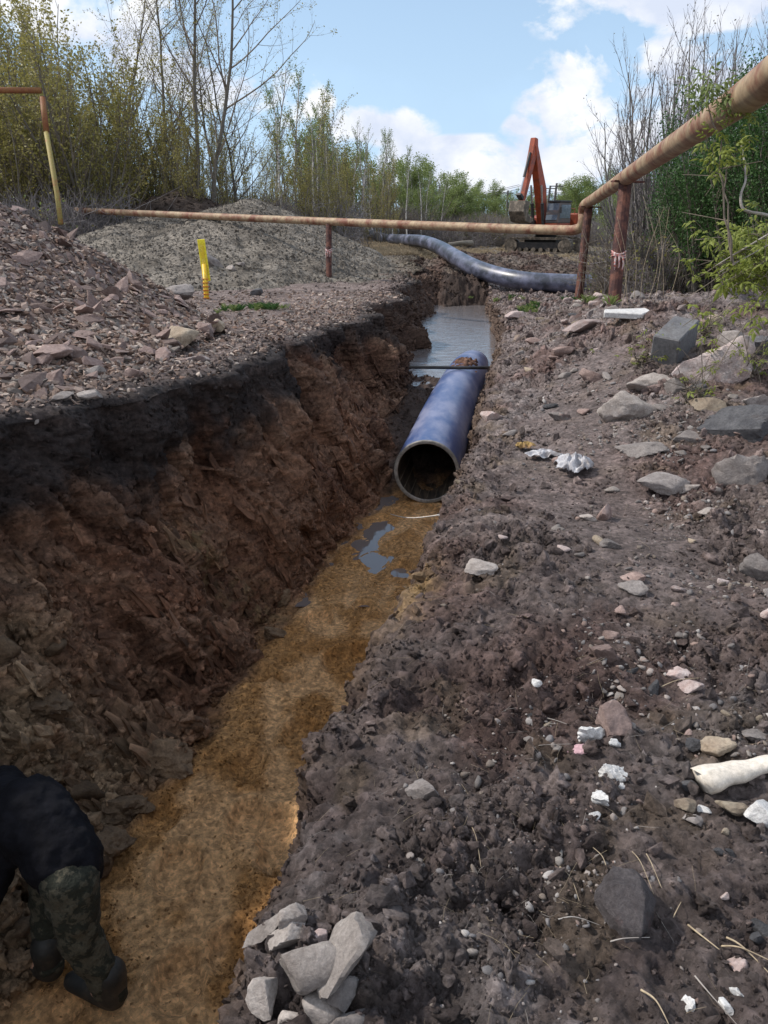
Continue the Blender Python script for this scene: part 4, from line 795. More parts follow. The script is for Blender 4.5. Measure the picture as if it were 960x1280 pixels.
# gravel on the grey mound, clods on the dark heap and spoil heap
n = 22000; gmask = (gravG[:, :, 2] > GL(0, gravG[:, :, 1]) - .05) * (gravG[:, :, 1] < 31) * (gravG[:, :, 0] < np.interp(gravG[:, :, 1], ys, cy + rL) - .1); Pp, Np, Cp = pick_cells(gravG, gravN, gravC, gmask, n, 15); sz = .05 + .13 * r_.random(n) ** 3
w_ = scatter('gravel', Pp, euler_rand(n, 16), sz[:, None] * r_.uniform(.7, 1.3, (n, 3)), r_.integers(0, 12, n), np.array([.155, .138, .118]) * r_.uniform(.5, 1.6, (n, 1)), shC, parent=gp); w_.location = -gp.location
for G_, N_, C_, par, sd_ in ((darkG, darkN, darkC, dh, 17), (sp2G, sp2N, sp2C, sh2, 18)):
    n = 4000; Pp, Np, Cp = pick_cells(G_, N_, C_, G_[:, :, 2] > -.2, n, sd_); sz = .06 + .18 * r_.random(n) ** 3
    w_ = scatter('clods', Pp, euler_rand(n, sd_), sz[:, None] * r_.uniform(.7, 1.3, (n, 3)), r_.integers(0, 14, n), Cp * r_.uniform(.6, 1.5, (n, 1)), clodC, parent=par); w_.location = -par.location
n = 14000; mk = (PG[:, :, 1] > 17) * (PG[:, :, 1] < 62) * (np.abs(XG) < YG * .56) * ((REGG == 4) | (REGG == 0) | (YG > 26)); Pp, Np, Cp = pick_cells(PG, NG, TCG, mk, n, 19)
dist = np.hypot(Pp[:, 0], Pp[:, 1]); sz = (.03 + .12 * r_.random(n) ** 3) * (.5 + .02 * dist)
scatter('field_clods', Pp, euler_rand(n, 20), sz[:, None] * r_.uniform(.7, 1.3, (n, 3)), r_.integers(0, 14, n), Cp * r_.uniform(.7, 1.4, (n, 1)), clodC)

# ------------------------------------------------------------------ water
def water_mat(name, base, rough, bump, sc=(1, 1, 1)):
    m, t, b = mat_base(name); N = t.nodes.new; L = t.links.new
    b.inputs['Base Color'].default_value = (*base, 1); b.inputs['Roughness'].default_value = rough; b.inputs['IOR'].default_value = 1.333; b.inputs['Specular IOR Level'].default_value = .9
    tcn = N('ShaderNodeTexCoord'); mp = N('ShaderNodeMapping'); mp.inputs['Scale'].default_value = sc; L(tcn.outputs['Object'], mp.inputs[0])
    n = N('ShaderNodeTexNoise'); n.inputs['Scale'].default_value = 3.2; n.inputs['Detail'].default_value = 5; n.inputs['Distortion'].default_value = .8; L(mp.outputs[0], n.inputs[0])
    bp = N('ShaderNodeBump'); bp.inputs['Strength'].default_value = bump; bp.inputs['Distance'].default_value = .05; L(n.outputs[0], bp.inputs['Height']); L(bp.outputs[0], b.inputs['Normal']); return m
M_wat = water_mat('trench_water', (.15, .135, .135), .03, .26, (.8, 3.0, 1))
M_pud = water_mat('puddle_water', (.15, .125, .12), .02, .03)
def ribbon(name, y0, y1, n, hw0, hw1, z, mat):
    V_ = []; F_ = []
    for k in range(n + 1):
        y_ = y0 + (y1 - y0) * k / n; c_ = float(cen(y_)); V_ += [(c_ - hw0, y_, z), (c_ + hw1, y_, z)]
        if k < n: F_.append([2 * k, 2 * k + 1, 2 * k + 3, 2 * k + 2])
    return link(name, np_mesh(name, V_, F_, mat))
tag(ribbon('trench_water', 11.6, 26, 40, 1.25, 1.0, -.80, M_wat), kind='structure')
tag(ribbon('puddle', 5.6, 8.7, 20, .6, .45, -1.222, M_pud), kind='structure')

# ------------------------------------------------------------------ pipes
def smooth_path(pts, n=10):
    pts = [Vector(p) for p in pts]; out = []
    for i in range(len(pts) - 1):
        p0, p1, p2_, p3 = pts[max(i - 1, 0)], pts[i], pts[i + 1], pts[min(i + 2, len(pts) - 1)]
        for k in range(n):
            t_ = k / n; out.append(.5 * ((2 * p1) + (p2_ - p0) * t_ + (2 * p0 - 5 * p1 + 4 * p2_ - p3) * t_ ** 2 + (3 * p1 - p0 - 3 * p2_ + p3) * t_ ** 3))
    out.append(pts[-1]); return out
def hdpe(name, dust, base=(.032, .066, .19)):  # default base is extra blue: sky reflection painted into the black plastic
    m, t, b = mat_base(name); N = t.nodes.new; L = t.links.new
    tcn = N('ShaderNodeTexCoord'); mp = N('ShaderNodeMapping'); mp.inputs['Scale'].default_value = (1, .45, 1); L(tcn.outputs['Object'], mp.inputs[0])
    n1 = N('ShaderNodeTexNoise'); n1.inputs['Scale'].default_value = 2.2; n1.inputs['Detail'].default_value = 8; n1.inputs['Roughness'].default_value = .7; L(mp.outputs[0], n1.inputs[0])
    n2 = N('ShaderNodeTexNoise'); n2.inputs['Scale'].default_value = 30; n2.inputs['Detail'].default_value = 6; L(mp.outputs[0], n2.inputs[0])
    mr = N('ShaderNodeMapRange'); mr.inputs[1].default_value = .44; mr.inputs[2].default_value = .62; mr.inputs[4].default_value = dust; L(n1.outputs[0], mr.inputs[0])
    mx = N('ShaderNodeMix'); mx.data_type = 'RGBA'; L(mr.outputs[0], mx.inputs[0]); mx.inputs[6].default_value = (*base, 1); mx.inputs[7].default_value = (.22, .235, .35, 1)
    L(mx.outputs[2], b.inputs['Base Color'])
    rr_ = N('ShaderNodeMapRange'); rr_.inputs[3].default_value = .26; rr_.inputs[4].default_value = .55; L(n1.outputs[0], rr_.inputs[0]); L(rr_.outputs[0], b.inputs['Roughness'])
    bp = N('ShaderNodeBump'); bp.inputs['Strength'].default_value = .08; bp.inputs['Distance'].default_value = .01; L(n2.outputs[0], bp.inputs['Height']); L(bp.outputs[0], b.inputs['Normal'])
    b.inputs['Specular IOR Level'].default_value = .75
    return m
M_pipe = hdpe('black_pe', .8); M_pipe2 = hdpe('black_pe_ground', .6, (.030, .036, .055))
M_rim = paint_mat('cut_pipe_rim', (.20, .19, .175), (.34, .32, .30), rough=.7)
M_mud = soil_mat('mud_on_pipe', fine=60, bump=.6)
A0 = Vector((.46, 7.98, -.84)); 
path = smooth_path([A0, (.98, 11.0, -.80), (1.46, 13.6, -.86), (1.75, 15.4, -1.05), (2.0, 17.5, -1.4)], 14)
ro, ri = .355, .318
bp_ = empty('sewer_pipe', A0); tag(bp_, 'wide dark blue-black plastic pipe lying in the trench, open end facing us', 'pipe')
def rel_(pts, o): return [p_ - o for p_ in pts]
MB().tube(rel_(path, A0), ro, 56, cap=False).build('outer_wall', M_pipe, bp_, smooth=True)
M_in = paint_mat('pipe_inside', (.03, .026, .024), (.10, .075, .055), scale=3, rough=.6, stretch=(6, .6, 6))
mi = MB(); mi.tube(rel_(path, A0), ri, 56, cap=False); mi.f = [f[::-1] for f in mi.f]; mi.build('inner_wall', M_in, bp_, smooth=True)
tdir = (path[1] - path[0]).normalized(); a_ = tdir.cross(Vector((0, 0, 1))).normalized(); b_ = a_.cross(tdir)
mr_ = MB(); ring = []
for rad, off in ((ri - .002, .006), (ri - .001, -.004), (ri + .006, -.010), (ro - .008, -.010), (ro + .001, -.003), (ro + .002, .012)):
    ring.append([tdir * off + (a_ * math.cos(q) + b_ * math.sin(q)) * rad for q in np.linspace(0, 2 * math.pi, 57)[:-1]])
for i in range(len(ring) - 1):
    b0 = len(mr_.v); mr_.v += [tuple(v) for v in ring[i]] + [tuple(v) for v in ring[i + 1]]
    mr_.f += [[b0 + k, b0 + (k + 1) % 56, b0 + 56 + (k + 1) % 56, b0 + 56 + k] for k in range(56)]
mr_.build('cut_rim', M_rim, bp_, smooth=True)
mm_ = MB()
for k in range(9):
    q = math.pi * (1.12 + .76 * k / 8); base_ = tdir * .03 + (a_ * math.cos(q) + b_ * math.sin(q)) * (ri - .004)
    mm_.box(base_ + tdir * .65, (.007, 1.3, .008), Matrix(((a_.x, tdir.x, b_.x), (a_.y, tdir.y, b_.y), (a_.z, tdir.z, b_.z))) @ Matrix.Rotation(0, 3, 'X'))
mm_.build('drip_streaks', paint_mat('streaks', (.16, .13, .10), (.10, .08, .06), rough=.5), bp_)
# mud clump on the pipe top, following the round back
def on_pipe(t_, ang, r):
    k = t_ * (len(path) - 1); i = min(int(k), len(path) - 2); c = path[i].lerp(path[i + 1], k - i); d_ = (path[i + 1] - path[i]).normalized(); s_ = d_.cross(Vector((0, 0, 1))).normalized(); u_ = s_.cross(d_); return c + (s_ * math.sin(ang) + u_ * math.cos(ang)) * r
nu, nv = 60, 40; V_ = []
for i in range(nu):
    for j in range(nv):
        V_.append(on_pipe(.46 + .10 * i / (nu - 1), -.75 + 1.5 * j / (nv - 1), 1))
for (t0, t1, a0, a1, thr, seed, lab) in ((.365, .47, -.62, .75, .02, 7, 'mud'),):
    V_ = []; tt, aa = np.meshgrid(np.linspace(t0, t1, nu), np.linspace(a0, a1, nv), indexing='ij'); co_ = np.stack([tt.ravel() * 60, aa.ravel() * 3, 0 * tt.ravel()], 1)
    edge = 1 - np.maximum(np.abs(tt - (t0 + t1) / 2) / ((t1 - t0) / 2), np.abs(aa - (a0 + a1) / 2) / ((a1 - a0) / 2)).ravel()
    th = (fbm(co_, 4, seed) * 1.0 + edge * 1.1 - .45) * .07; cc = (.5 - worley(co_ * 1.6, 5)[0]) * .03
    V_ = [on_pipe(float(a), float(b), ro + float(min(h_, .05)) + float(c_) * (h_ > 0)) for a, b, h_, c_ in zip(tt.ravel(), aa.ravel(), th, cc)]
    ii = np.arange(nu * nv).reshape(nu, nv); F_ = np.stack([ii[:-1, :-1].ravel(), ii[:-1, 1:].ravel(), ii[1:, 1:].ravel(), ii[1:, :-1].ravel()], 1)
    me = np_mesh('mud_patch', np.array([v[:] for v in V_]) - np.array(A0), F_, M_mud, smooth=True); set_col(me, np.array([.12, .065, .045]) * (1 + .5 * fbm(co_ * 2, 3, 9))[:, None]); link('mud_patch', me, bp_)
# thin black bar across the trench, resting on the pipe
pa, pb = at(470, 468, 11.3), at(622, 470, 11.6)
tp = on_pipe(.335, 0, ro); zb = tp.z + .03
mb = MB(); mb.tube([(pa.x - .45, tp.y - .45, zb + .14), (pa.x, tp.y - .28, zb + .07), (tp.x, tp.y, zb), (pb.x + .2, tp.y + .05, zb - .005)], .026, 10)
tag(mb.build('crossing_conduit', paint_mat('black_plastic', (.03, .03, .032), (.06, .055, .05), rough=.5), smooth=True), 'thin black conduit lying across the trench on top of the wide pipe', 'conduit')
# string lines
mb = MB(); s0, s1 = on(489, 646)[0] + Vector((0, 0, .03)), on(548, 655)[0] + Vector((0, 0, .06))
mb.tube([s0.lerp(s1, k / 8) - Vector((0, 0, .03 * math.sin(math.pi * k / 8))) for k in range(9)], .0045, 5)
tag(mb.build('string_line', paint_mat('white_cord', (.62, .60, .56), (.5, .45, .4), rough=.8)), 'white string stretched across the sand in front of the pipe mouth', 'string')
# long black pipe lying on the surface
M3 = [(800, 358, 22.6), (765, 356, 23), (700, 354, 23.6), (655, 351, 24), (620, 344, 24.8), (592, 334, 26), (570, 322, 28), (548, 309, 31.5), (528, 302, 35), (505, 300, 40), (482, 298, 45), (467, 293, 50), (470, 289.5, 54), (495, 289, 57)]
pth = smooth_path([at(*q) for q in M3], 8)
g0 = pth[0].copy(); bp2 = empty('surface_pipe', g0); tag(bp2, 'long black plastic pipe snaking over the ground and sagging across the trench end', 'pipe')
MB().tube(rel_(pth, g0), .275, 32, cap=False).build('outer_wall', M_pipe2, bp2, smooth=True)
mi = MB(); mi.tube(rel_(pth, g0), .25, 32, cap=False); mi.f = [f[::-1] for f in mi.f]; mi.build('inner_wall', M_in, bp2, smooth=True)
# short open pipe end seen right of the nearest post
e0 = at(778, 357, 22.2); e1 = at(798, 356, 23.2); pe = empty('pipe_offcut', e0); tag(pe, 'short open pipe end lying right of the nearest rusty post', 'pipe')
MB().tube([Vector(), e1 - e0], .27, 24, cap=False).build('outer_wall', M_pipe2, pe, smooth=True); mi = MB(); mi.tube([Vector(), e1 - e0], .24, 24, cap=False); mi.f = [f[::-1] for f in mi.f]; mi.build('inner_wall', M_in, pe, smooth=True)

# gas pipe on posts
M_gas = paint_mat('rusty_cream_paint', (.36, .265, .165), (.19, .075, .045), scale=2.6, rough=.65, lo=.42, hi=.60, bump=.4)
M_rust = paint_mat('rust_red_steel', (.05, .018, .016), (.15, .06, .04), scale=7, rough=.75, bump=.5)
gpts = [at(1120, -45, 2.9), at(960, 100, 4.4), at(870, 163, 6.6), at(782, 222, 10.7), at(745, 247, 14.8)]
c_el = at(731, 258, 16.2); d_el = at(727, 281, 16.6)
corner = [at(737, 252, 15.8), at(730.5, 257, 16.3), at(729, 266, 16.5), at(729, 274, 16.5), at(726, 284, 16.6), at(716, 288, 16.8)]
gp2 = [at(640, 286, 18), at(411, 277, 22), at(250, 270, 25), at(95, 263, 29)]
gpath = smooth_path(gpts, 10) + smooth_path(corner, 5) + smooth_path(gp2, 8)
g0 = at(782, 222, 10.7) - Vector((0, 0, 1.75)); gas = empty('gas_pipe', g0); tag(gas, 'rusty cream-painted overhead gas pipe carried on red-brown steel posts', 'gas pipe')
MB().tube(rel_(gpath, g0), .105, 24).build('pipe_run', M_gas, gas, smooth=True)
M_tape = paint_mat('barrier_tape', (.55, .45, .44), (.48, .12, .10), scale=30, rough=.6, lo=.5, hi=.56)
def gpost(top, foot, r, plate=True, tape=None, lab=None):
    o_ = MB(); d_ = foot - top
    o_.tube([top - g0, foot + d_.normalized() * .35 - g0], r, 14)
    p_ = o_.build('post', M_rust, gas, smooth=False)
    if plate: MB().box(top - g0 + Vector((.03, 0, -.01)), (.42, .2, .02), (0, R(2), 0)).build('saddle_plate', M_rust, p_)
    if tape is not None:
        c = top.lerp(foot, tape) - g0; mt_ = MB(); 
        for k in range(3): mt_.tube([c + Vector((math.cos(q) * (r + .006), math.sin(q) * (r + .006), .02 * math.sin(q * 2 + k) + k * .025)) for q in np.linspace(0, 6.28, 12)], .012, 5)
        for k in range(3): mt_.tube([c + Vector(((-.05 + .05 * k) - .02, -r - .02, 0)), c + Vector(((-.08 + .06 * k), -r - .05, -.10)), c + Vector(((-.06 + .03 * k), -r - .03, -.22 - .05 * k))], [.014, .012, .004], 5)
        mt_.build('tape', M_tape, p_)
f1_ = on(767, 381)[0]; gpost(at(782, 226, 10.7), at(767, 383, 10.75), .088, True, .60)
gpost(at(736, 258, 16.0), at(724, 367, 16.1), .085, True)
gpost(at(411, 281, 22), at(411, 360, 22), .085, False, .42)
gpost(at(104, 266, 29), at(104, 305, 29.1), .10, False)
MB().box(at(107, 264, 28.7) - g0, (.24, .26, .24)).build('flange', M_rust, gas, bevel=.03)
# the yellow and orange gas riser at the far left
yo = at(72, 246, 25); yf = empty('gas_riser', Vector((yo.x, yo.y, .6))); tag(yf, 'peeling yellow riser pipe with rusty orange arm standing before the left thicket', 'gas pipe')
M_yel = paint_mat('peeling_yellow', (.27, .22, .07), (.28, .13, .05), scale=5, rough=.7, lo=.5, hi=.62); M_org = paint_mat('rusty_orange', (.22, .10, .035), (.20, .07, .03), scale=5, rough=.7)
y0_ = Vector((yo.x, yo.y, .6))
MB().tube([at(-90, 113, 25) - y0_, at(51, 113, 25) - y0_], .09, 14).build('arm', M_org, yf, smooth=True)
MB().tube([at(53, 122, 25) - y0_, at(58, 165, 25) - y0_], .092, 14).build('collar', M_org, yf, smooth=True)
MB().tube([at(57, 160, 25) - y0_, at(72, 246, 25) - y0_, at(76, 280, 25) - y0_], .08, 14).build('riser', M_yel, yf, smooth=True)
# yellow marker post
mf, _, md = on(259, 381); D_m = 15.8; m0 = at(259, 384, D_m)
mk_ = empty('marker_post', m0); tag(mk_, 'bright yellow utility marker post stuck in front of the grey mound', 'marker post')
M_y = paint_mat('marker_yellow', (.75, .50, .02), (.62, .40, .03), rough=.5, bump=.05)
tp_ = at(253, 298, D_m) - m0
MB().tube([Vector((0, 0, -.2)), tp_ * .62], .050, 10).build('stake', M_y, mk_, smooth=True)
MB().box(tp_ * .68, (.15, .035, abs(tp_.z) * .62), (0, R(-4), 0)).build('sign_plate', paint_mat('marker_plate', (.80, .70, .04), (.72, .60, .04), rough=.5, bump=.05), mk_, bevel=.006)
MB().box(tp_ * .68 + Vector((0, -.025, 0)), (.07, .012, abs(tp_.z) * .45), (0, R(-4), 0)).build('label_strip', paint_mat('marker_label', (.68, .50, .03), (.72, .60, .1), rough=.5), mk_)
mt_ = MB(); [mt_.box(tp_ * (.08 + .055 * k) + Vector((0, 0, 0)), (.125, .06, .018)) for k in range(7)]; mt_.build('notches', paint_mat('marker_orange', (.5, .16, .03), rough=.6), mk_)

# ------------------------------------------------------------------ trees and shrubs
M_bark = stone_mat('grey_bark', (.12, .11, .09), (.22, .20, .17), scale=8, bump=.3)
M_birch = paint_mat('birch_bark', (.55, .53, .50), (.07, .06, .06), scale=5, rough=.8, lo=.52, hi=.60, stretch=(1, 1, 2.5))
M_twig = paint_mat('twigs', (.15, .125, .10), (.24, .20, .16), scale=2, rough=.9)
M_twig2 = paint_mat('greyviolet_twigs', (.16, .145, .15), (.25, .23, .23), scale=2, rough=.9)
M_lo = leaf_mat('olive_leaves', (.22, .21, .06), (.34, .30, .10), .4)
M_lg = leaf_mat('spring_green_leaves', (.15, .20, .06), (.25, .31, .11), .4)
M_ld = leaf_mat('deep_green_leaves', (.035, .085, .022), (.075, .15, .045))
M_ly = leaf_mat('yellow_green_leaves', (.18, .23, .04), (.30, .33, .08), .4)
M_lb = leaf_mat('hazy_buds', (.17, .165, .13), (.26, .25, .21))
def tubes_np(paths, radii, sides):
    """many thin tubes at once -> verts, quads"""
    V_ = []; F_ = []; b = 0
    for P_, r_, k in zip(paths, radii, sides):
        P_ = np.asarray(P_, float); m = len(P_); t_ = np.gradient(P_, axis=0); t_ /= np.maximum(np.linalg.norm(t_, axis=1, keepdims=True), 1e-9)
        a = np.where(np.abs(t_[:, 2:3]) < .9, [[0, 0, 1.]], [[1., 0, 0]]); u_ = np.cross(t_, a); u_ /= np.linalg.norm(u_, axis=1, keepdims=True); w_ = np.cross(t_, u_)
        q = np.arange(k) * 2 * math.pi / k
        V_.append((P_[:, None] + (u_[:, None] * np.cos(q)[None, :, None] + w_[:, None] * np.sin(q)[None, :, None]) * np.asarray(r_)[:, None, None]).reshape(-1, 3))
        i = np.arange(m - 1)[:, None] * k; j = np.arange(k)[None, :]; j2 = (j + 1) % k
        F_.append(np.stack([i + j, i + j2, i + k + j2, i + k + j], 2).reshape(-1, 4) + b); b += m * k
    return np.concatenate(V_), np.concatenate(F_)
def leaves_np(C_, size, r_, aspect=.6):
    n = len(C_); a = r_.normal(size=(n, 3)); a /= np.linalg.norm(a, axis=1, keepdims=True); b = np.cross(a, r_.normal(size=(n, 3))); b /= np.linalg.norm(b, axis=1, keepdims=True)
    s_ = size * r_.uniform(.6, 1.3, (n, 1)); a = a * s_; b = b * s_ * aspect
    V_ = np.stack([C_ - a, C_ + b, C_ + a, C_ - b], 1).reshape(-1, 3); F_ = np.arange(4 * n).reshape(-1, 4); return V_, F_
class Tree:
    def __init__(s, seed): s.r = np.random.default_rng(seed); s.tp, s.tr_, s.ts = [], [], []; s.cp, s.cr_, s.cs = [], [], []; s.tips = []
    def grow(s, p, d, L, r, lvl, maxl, wander=.12, up=.06, nb=(7, 7, 5), ang=(.5, .9), ratio=.5, start=.25, steps=7):
        r_ = s.r; P_ = [np.array(p, float)]; d = np.array(d, float); d /= np.linalg.norm(d); dirs = [d]
        st_ = max(3, steps - lvl * 2)
        for k in range(st_):
            d = d + r_.normal(size=3) * wander + np.array([0, 0, up]); d /= np.linalg.norm(d); P_.append(P_[-1] + d * L / st_); dirs.append(d)
        P_ = np.array(P_); rad = r * np.linspace(1, .25 if lvl else .18, len(P_))
        if lvl <= 0: s.tp.append(P_); s.tr_.append(rad); s.ts.append(7 if lvl == 0 else 4)
        else: s.cp.append(P_); s.cr_.append(rad); s.cs.append(4 if lvl == 1 else 3)
        if lvl >= maxl:
            for k in range(1, len(P_)): s.tips.append(P_[k])
            return
        n = nb[min(lvl, len(nb) - 1)]
        for k in range(n):
            t_ = start + (1 - start) * (k + r_.random()) / n; i = min(int(t_ * st_), st_ - 1); q_ = P_[i] + (P_[i + 1] - P_[i]) * (t_ * st_ - i)
            dd = dirs[i]; side = np.cross(dd, r_.normal(size=3)); side /= np.linalg.norm(side) + 1e-9; an = r_.uniform(*ang)
            nd = dd * math.cos(an) + side * math.sin(an)
            s.grow(q_, nd, L * ratio * (1.15 - .6 * t_) * r_.uniform(.7, 1.2), max(rad[i] * .5, .004), lvl + 1, maxl, wander * 1.2, up, nb, ang, ratio, .2, steps)
    def build(s, name, label, group, bark, twig, leaf, nleaf, lsize, spread=.12, cat='tree'):
        root = empty(name); tag(root, label, cat, group)
        if s.tp:
            V_, F_ = tubes_np(s.tp, s.tr_, s.ts); link('trunk' if cat == 'tree' else 'stems', np_mesh('trunk', V_, F_, bark, smooth=True), root)
        V_, F_ = tubes_np(s.cp, s.cr_, s.cs); nb_ = len(F_); me_v = [V_]; me_f = [F_]
        T = np.array(s.tips)
        if nleaf:
            C_ = T[s.r.integers(0, len(T), nleaf)] + s.r.normal(size=(nleaf, 3)) * spread
            lv, lf = leaves_np(C_, lsize, s.r); me_v.append(lv); me_f.append(lf + len(V_))
        me = np_mesh('crown', np.concatenate(me_v), np.concatenate(me_f), twig)
        if leaf: me.materials.append(leaf); mi_ = np.zeros(len(me.polygons), np.int32); mi_[nb_:] = 1; me.polygons.foreach_set('material_index', mi_)
        link('crown', me, root)
        return root
def copy_tree(root, loc, rz, sc, label=None, group=None):
    c = root.copy(); COL.objects.link(c); c.location = loc; c.rotation_euler = (0, 0, rz); c.scale = sc if isinstance(sc, tuple) else (sc, sc, sc)
    if label: c['label'] = label
    if group: c['group'] = group
    for ch in root.children:
        d_ = ch.copy(); COL.objects.link(d_); d_.parent = c
    return c
def gz(x, y): return float(GL(x, y)) if x < cen(y) else float(GRt(np.float64(x), y, max(x - cen(y) - .7, 0)))
def tree_at(px, top, D, root, H, used, label=None, rz=None, wx=1.0, group=None):
    """stand a copy at heading px, distance D, scaled so that its top reaches row top of the photograph"""
    P_ = at(px, 283, D); x_, y_ = P_.x, P_.y; g_ = gz(x_, y_); zt = at(px, top, D).z; k = (zt - g_) / H; rz = random.uniform(0, 6.28) if rz is None else rz
    if root.name not in used:
        used.add(root.name); root.location = (x_, y_, g_ - .05); root.rotation_euler = (0, 0, rz); root.scale = (k * wx, k * wx, k)
        if label: root['label'] = label
        if group: root['group'] = group
        return root
    return copy_tree(root, (x_, y_, g_ - .05), rz, (k * wx, k * wx, k), label or root['label'], group)
def poplar(seed, n):
    t_ = Tree(seed); a = t_.r
    for k in range(n): t_.grow((k * .12, 0, 0), (a.normal() * .10 + (k - (n - 1) / 2) * .12, a.normal() * .08, 1), 12, .10, 0, 3, .06, .05, (17, 8, 5), (.45, 1.0), .40, .22, 14)
    return t_
def willow(seed, n=11, H=7):
    t_ = Tree(seed); a = t_.r
    for k in range(n):
        q = a.uniform(0, 6.28); t_.grow((math.cos(q) * .5, math.sin(q) * .5, 0), (math.cos(q) * a.uniform(.02, .34), math.sin(q) * a.uniform(.02, .34), 1), H * a.uniform(.6, 1), .045, 0, 2, .06, .06, (13, 8), (.25, .6), .34, .12, 10)
    return t_
def birch(seed):
    t_ = Tree(seed); a = t_.r; t_.grow((0, 0, 0), (a.normal() * .06, a.normal() * .06, 1), 9, .10, 0, 2, .035, .04, (22, 9), (.3, .7), .22, .35, 12); return t_
def bushy(seed):
    t_ = Tree(seed); a = t_.r
    for k in range(4): t_.grow((a.normal() * .15, a.normal() * .15, 0), (a.normal() * .22, a.normal() * .22, 1), 6 * a.uniform(.8, 1), .09, 0, 3, .09, .05, (9, 6, 4), (.4, .9), .42, .15, 8)
    return t_
used = set()
pop = [poplar(1, 2).build('tall_poplar', 'x', None, M_bark, M_twig, M_lo, 4200, .035, .07), poplar(2, 1).build('tall_poplar', 'x', None, M_bark, M_twig, M_lo, 2600, .035, .07)]
GW = 'budding willows of the left thicket'
wil = [willow(10 + k).build('willow', 'dense many-stemmed olive willow in the thicket on the left', GW, M_bark, M_twig, M_lo, 6500, .045, .07) for k in range(4)]
bir = [birch(20 + k).build('birch', 'slender white-stemmed birch in the far row', 'slender birches behind the mound', M_birch, M_twig2, M_lg, n_, .045, .07) for k, n_ in enumerate((500, 1400, 0))]
gre = [bushy(30 + k).build('budding_tree', 'leafing green tree in the row across the field', 'leafing trees in the row across the field', M_bark, M_twig, M_lg, 9000, .06, .16) for k in range(3)]
bar = [bushy(40 + k).build('bare_tree', 'grey-violet leafless tree in the far row', 'leafless trees of the far row', M_bark, M_twig2, M_lb, 700, .035, .05) for k in range(2)]
for px_, top, D_, k, lab in ((250, -95, 34, 0, 'tall double-stemmed bare poplar rising above the dark earth heap'), (205, -60, 36, 1, 'tall leaning poplar left of the double-stemmed one')):
    tree_at(px_, top, D_, pop[k], 12.0, used, lab, rz=.3 + k * 2.4)
tree_at(150, -20, 38, pop[1], 12, used, 'tall pale poplar furthest left in the thicket', 1.0)
tree_at(300, 62, 37, pop[0], 12, used, 'spreading bare poplar right of the double-stemmed one', 4.0, 1.2)
prof = lambda px_: np.interp(px_, [-60, 30, 100, 170, 240, 300, 330, 380, 420, 480, 530], [30, 15, 40, 60, 140, 150, 150, 130, 170, 195, 210])
for k in range(46):
    px_ = -90 + 640 * ((k * .618) % 1) * .93; D_ = 27 + 16 * random.random() + max(0, px_ - 250) * .055
    if px_ > 120 and D_ < 33: D_ = 33 + 6 * random.random()
    tree_at(px_, float(prof(px_)) + random.uniform(0, 115), D_, wil[k % 4], 6.6, used, wx=random.uniform(.8, 1.2))
for px_, top, D_ in ((345, 92, 46), (372, 100, 48), (392, 118, 50), (410, 140, 52), (425, 150, 52), (440, 160, 56), (452, 168, 60), (462, 168, 58), (475, 170, 60), (488, 172, 62), (497, 178, 66), (505, 190, 70), (518, 200, 74), (540, 214, 80), (560, 222, 86), (404, 168, 44), (418, 180, 46), (434, 186, 45), (447, 190, 48), (467, 196, 50), (482, 200, 50), (509, 206, 56), (526, 214, 60), (533, 222, 62), (551, 226, 64), (390, 150, 42), (360, 120, 42), (492, 206, 52)):
    tree_at(px_, top, D_, bir[random.choice((0, 1, 2))], 9, used, rz=None)
for k, (px_, top, D_) in enumerate([(400, 175, 62), (430, 190, 66), (460, 205, 70), (500, 208, 75), (520, 206, 82), (548, 218, 88), (560, 226, 70), (585, 232, 95), (600, 236, 90), (612, 234, 100), (640, 240, 105), (655, 245, 95),
     (700, 238, 100), (715, 232, 92), (735, 221, 82), (752, 220, 84), (770, 225, 80), (790, 232, 70), (810, 225, 60), (830, 228, 56), (690, 245, 110), (725, 235, 110), (675, 246, 112), (630, 246, 85), (480, 225, 64), (535, 236, 66), (575, 244, 72), (760, 244, 58), (790, 250, 52)]):
    tree_at(px_, top, D_, gre[k % 3], 5.9, used, wx=1.25)
for k, (px_, top, D_) in enumerate([(380, 150, 55), (415, 185, 60), (565, 222, 78), (572, 228, 84), (545, 235, 70), (690, 250, 90), (800, 205, 40), (775, 240, 60)]):
    tree_at(px_, top, D_, bar[k % 2], 5.9, used)
# far wooded ridge : one mass
r_ = np.random.default_rng(77); n = 420; Xf = r_.uniform(-150, 150, n); Yf = 112 + r_.uniform(0, 30, n); Zf = np.array([gz(a, b) for a, b in zip(Xf, Yf)])
fc = bpy.data.collections.new('far_wood_trees')
for o_ in (gre[0].children[1], gre[1].children[1], wil[0].children[1]): fc.objects.link(bpy.data.objects.new('wood', o_.data))
scatter('far_wood', np.stack([Xf, Yf, Zf - .3], 1), np.stack([0 * Xf, 0 * Xf, r_.uniform(0, 6.28, n)], 1), np.stack([r_.uniform(1.0, 1.6, n)] * 2 + [r_.uniform(.7, 1.0, n)], 1), r_.integers(0, 3, n), np.ones((n, 3)), fc, label='far wood behind the field reading as one green-grey mass')
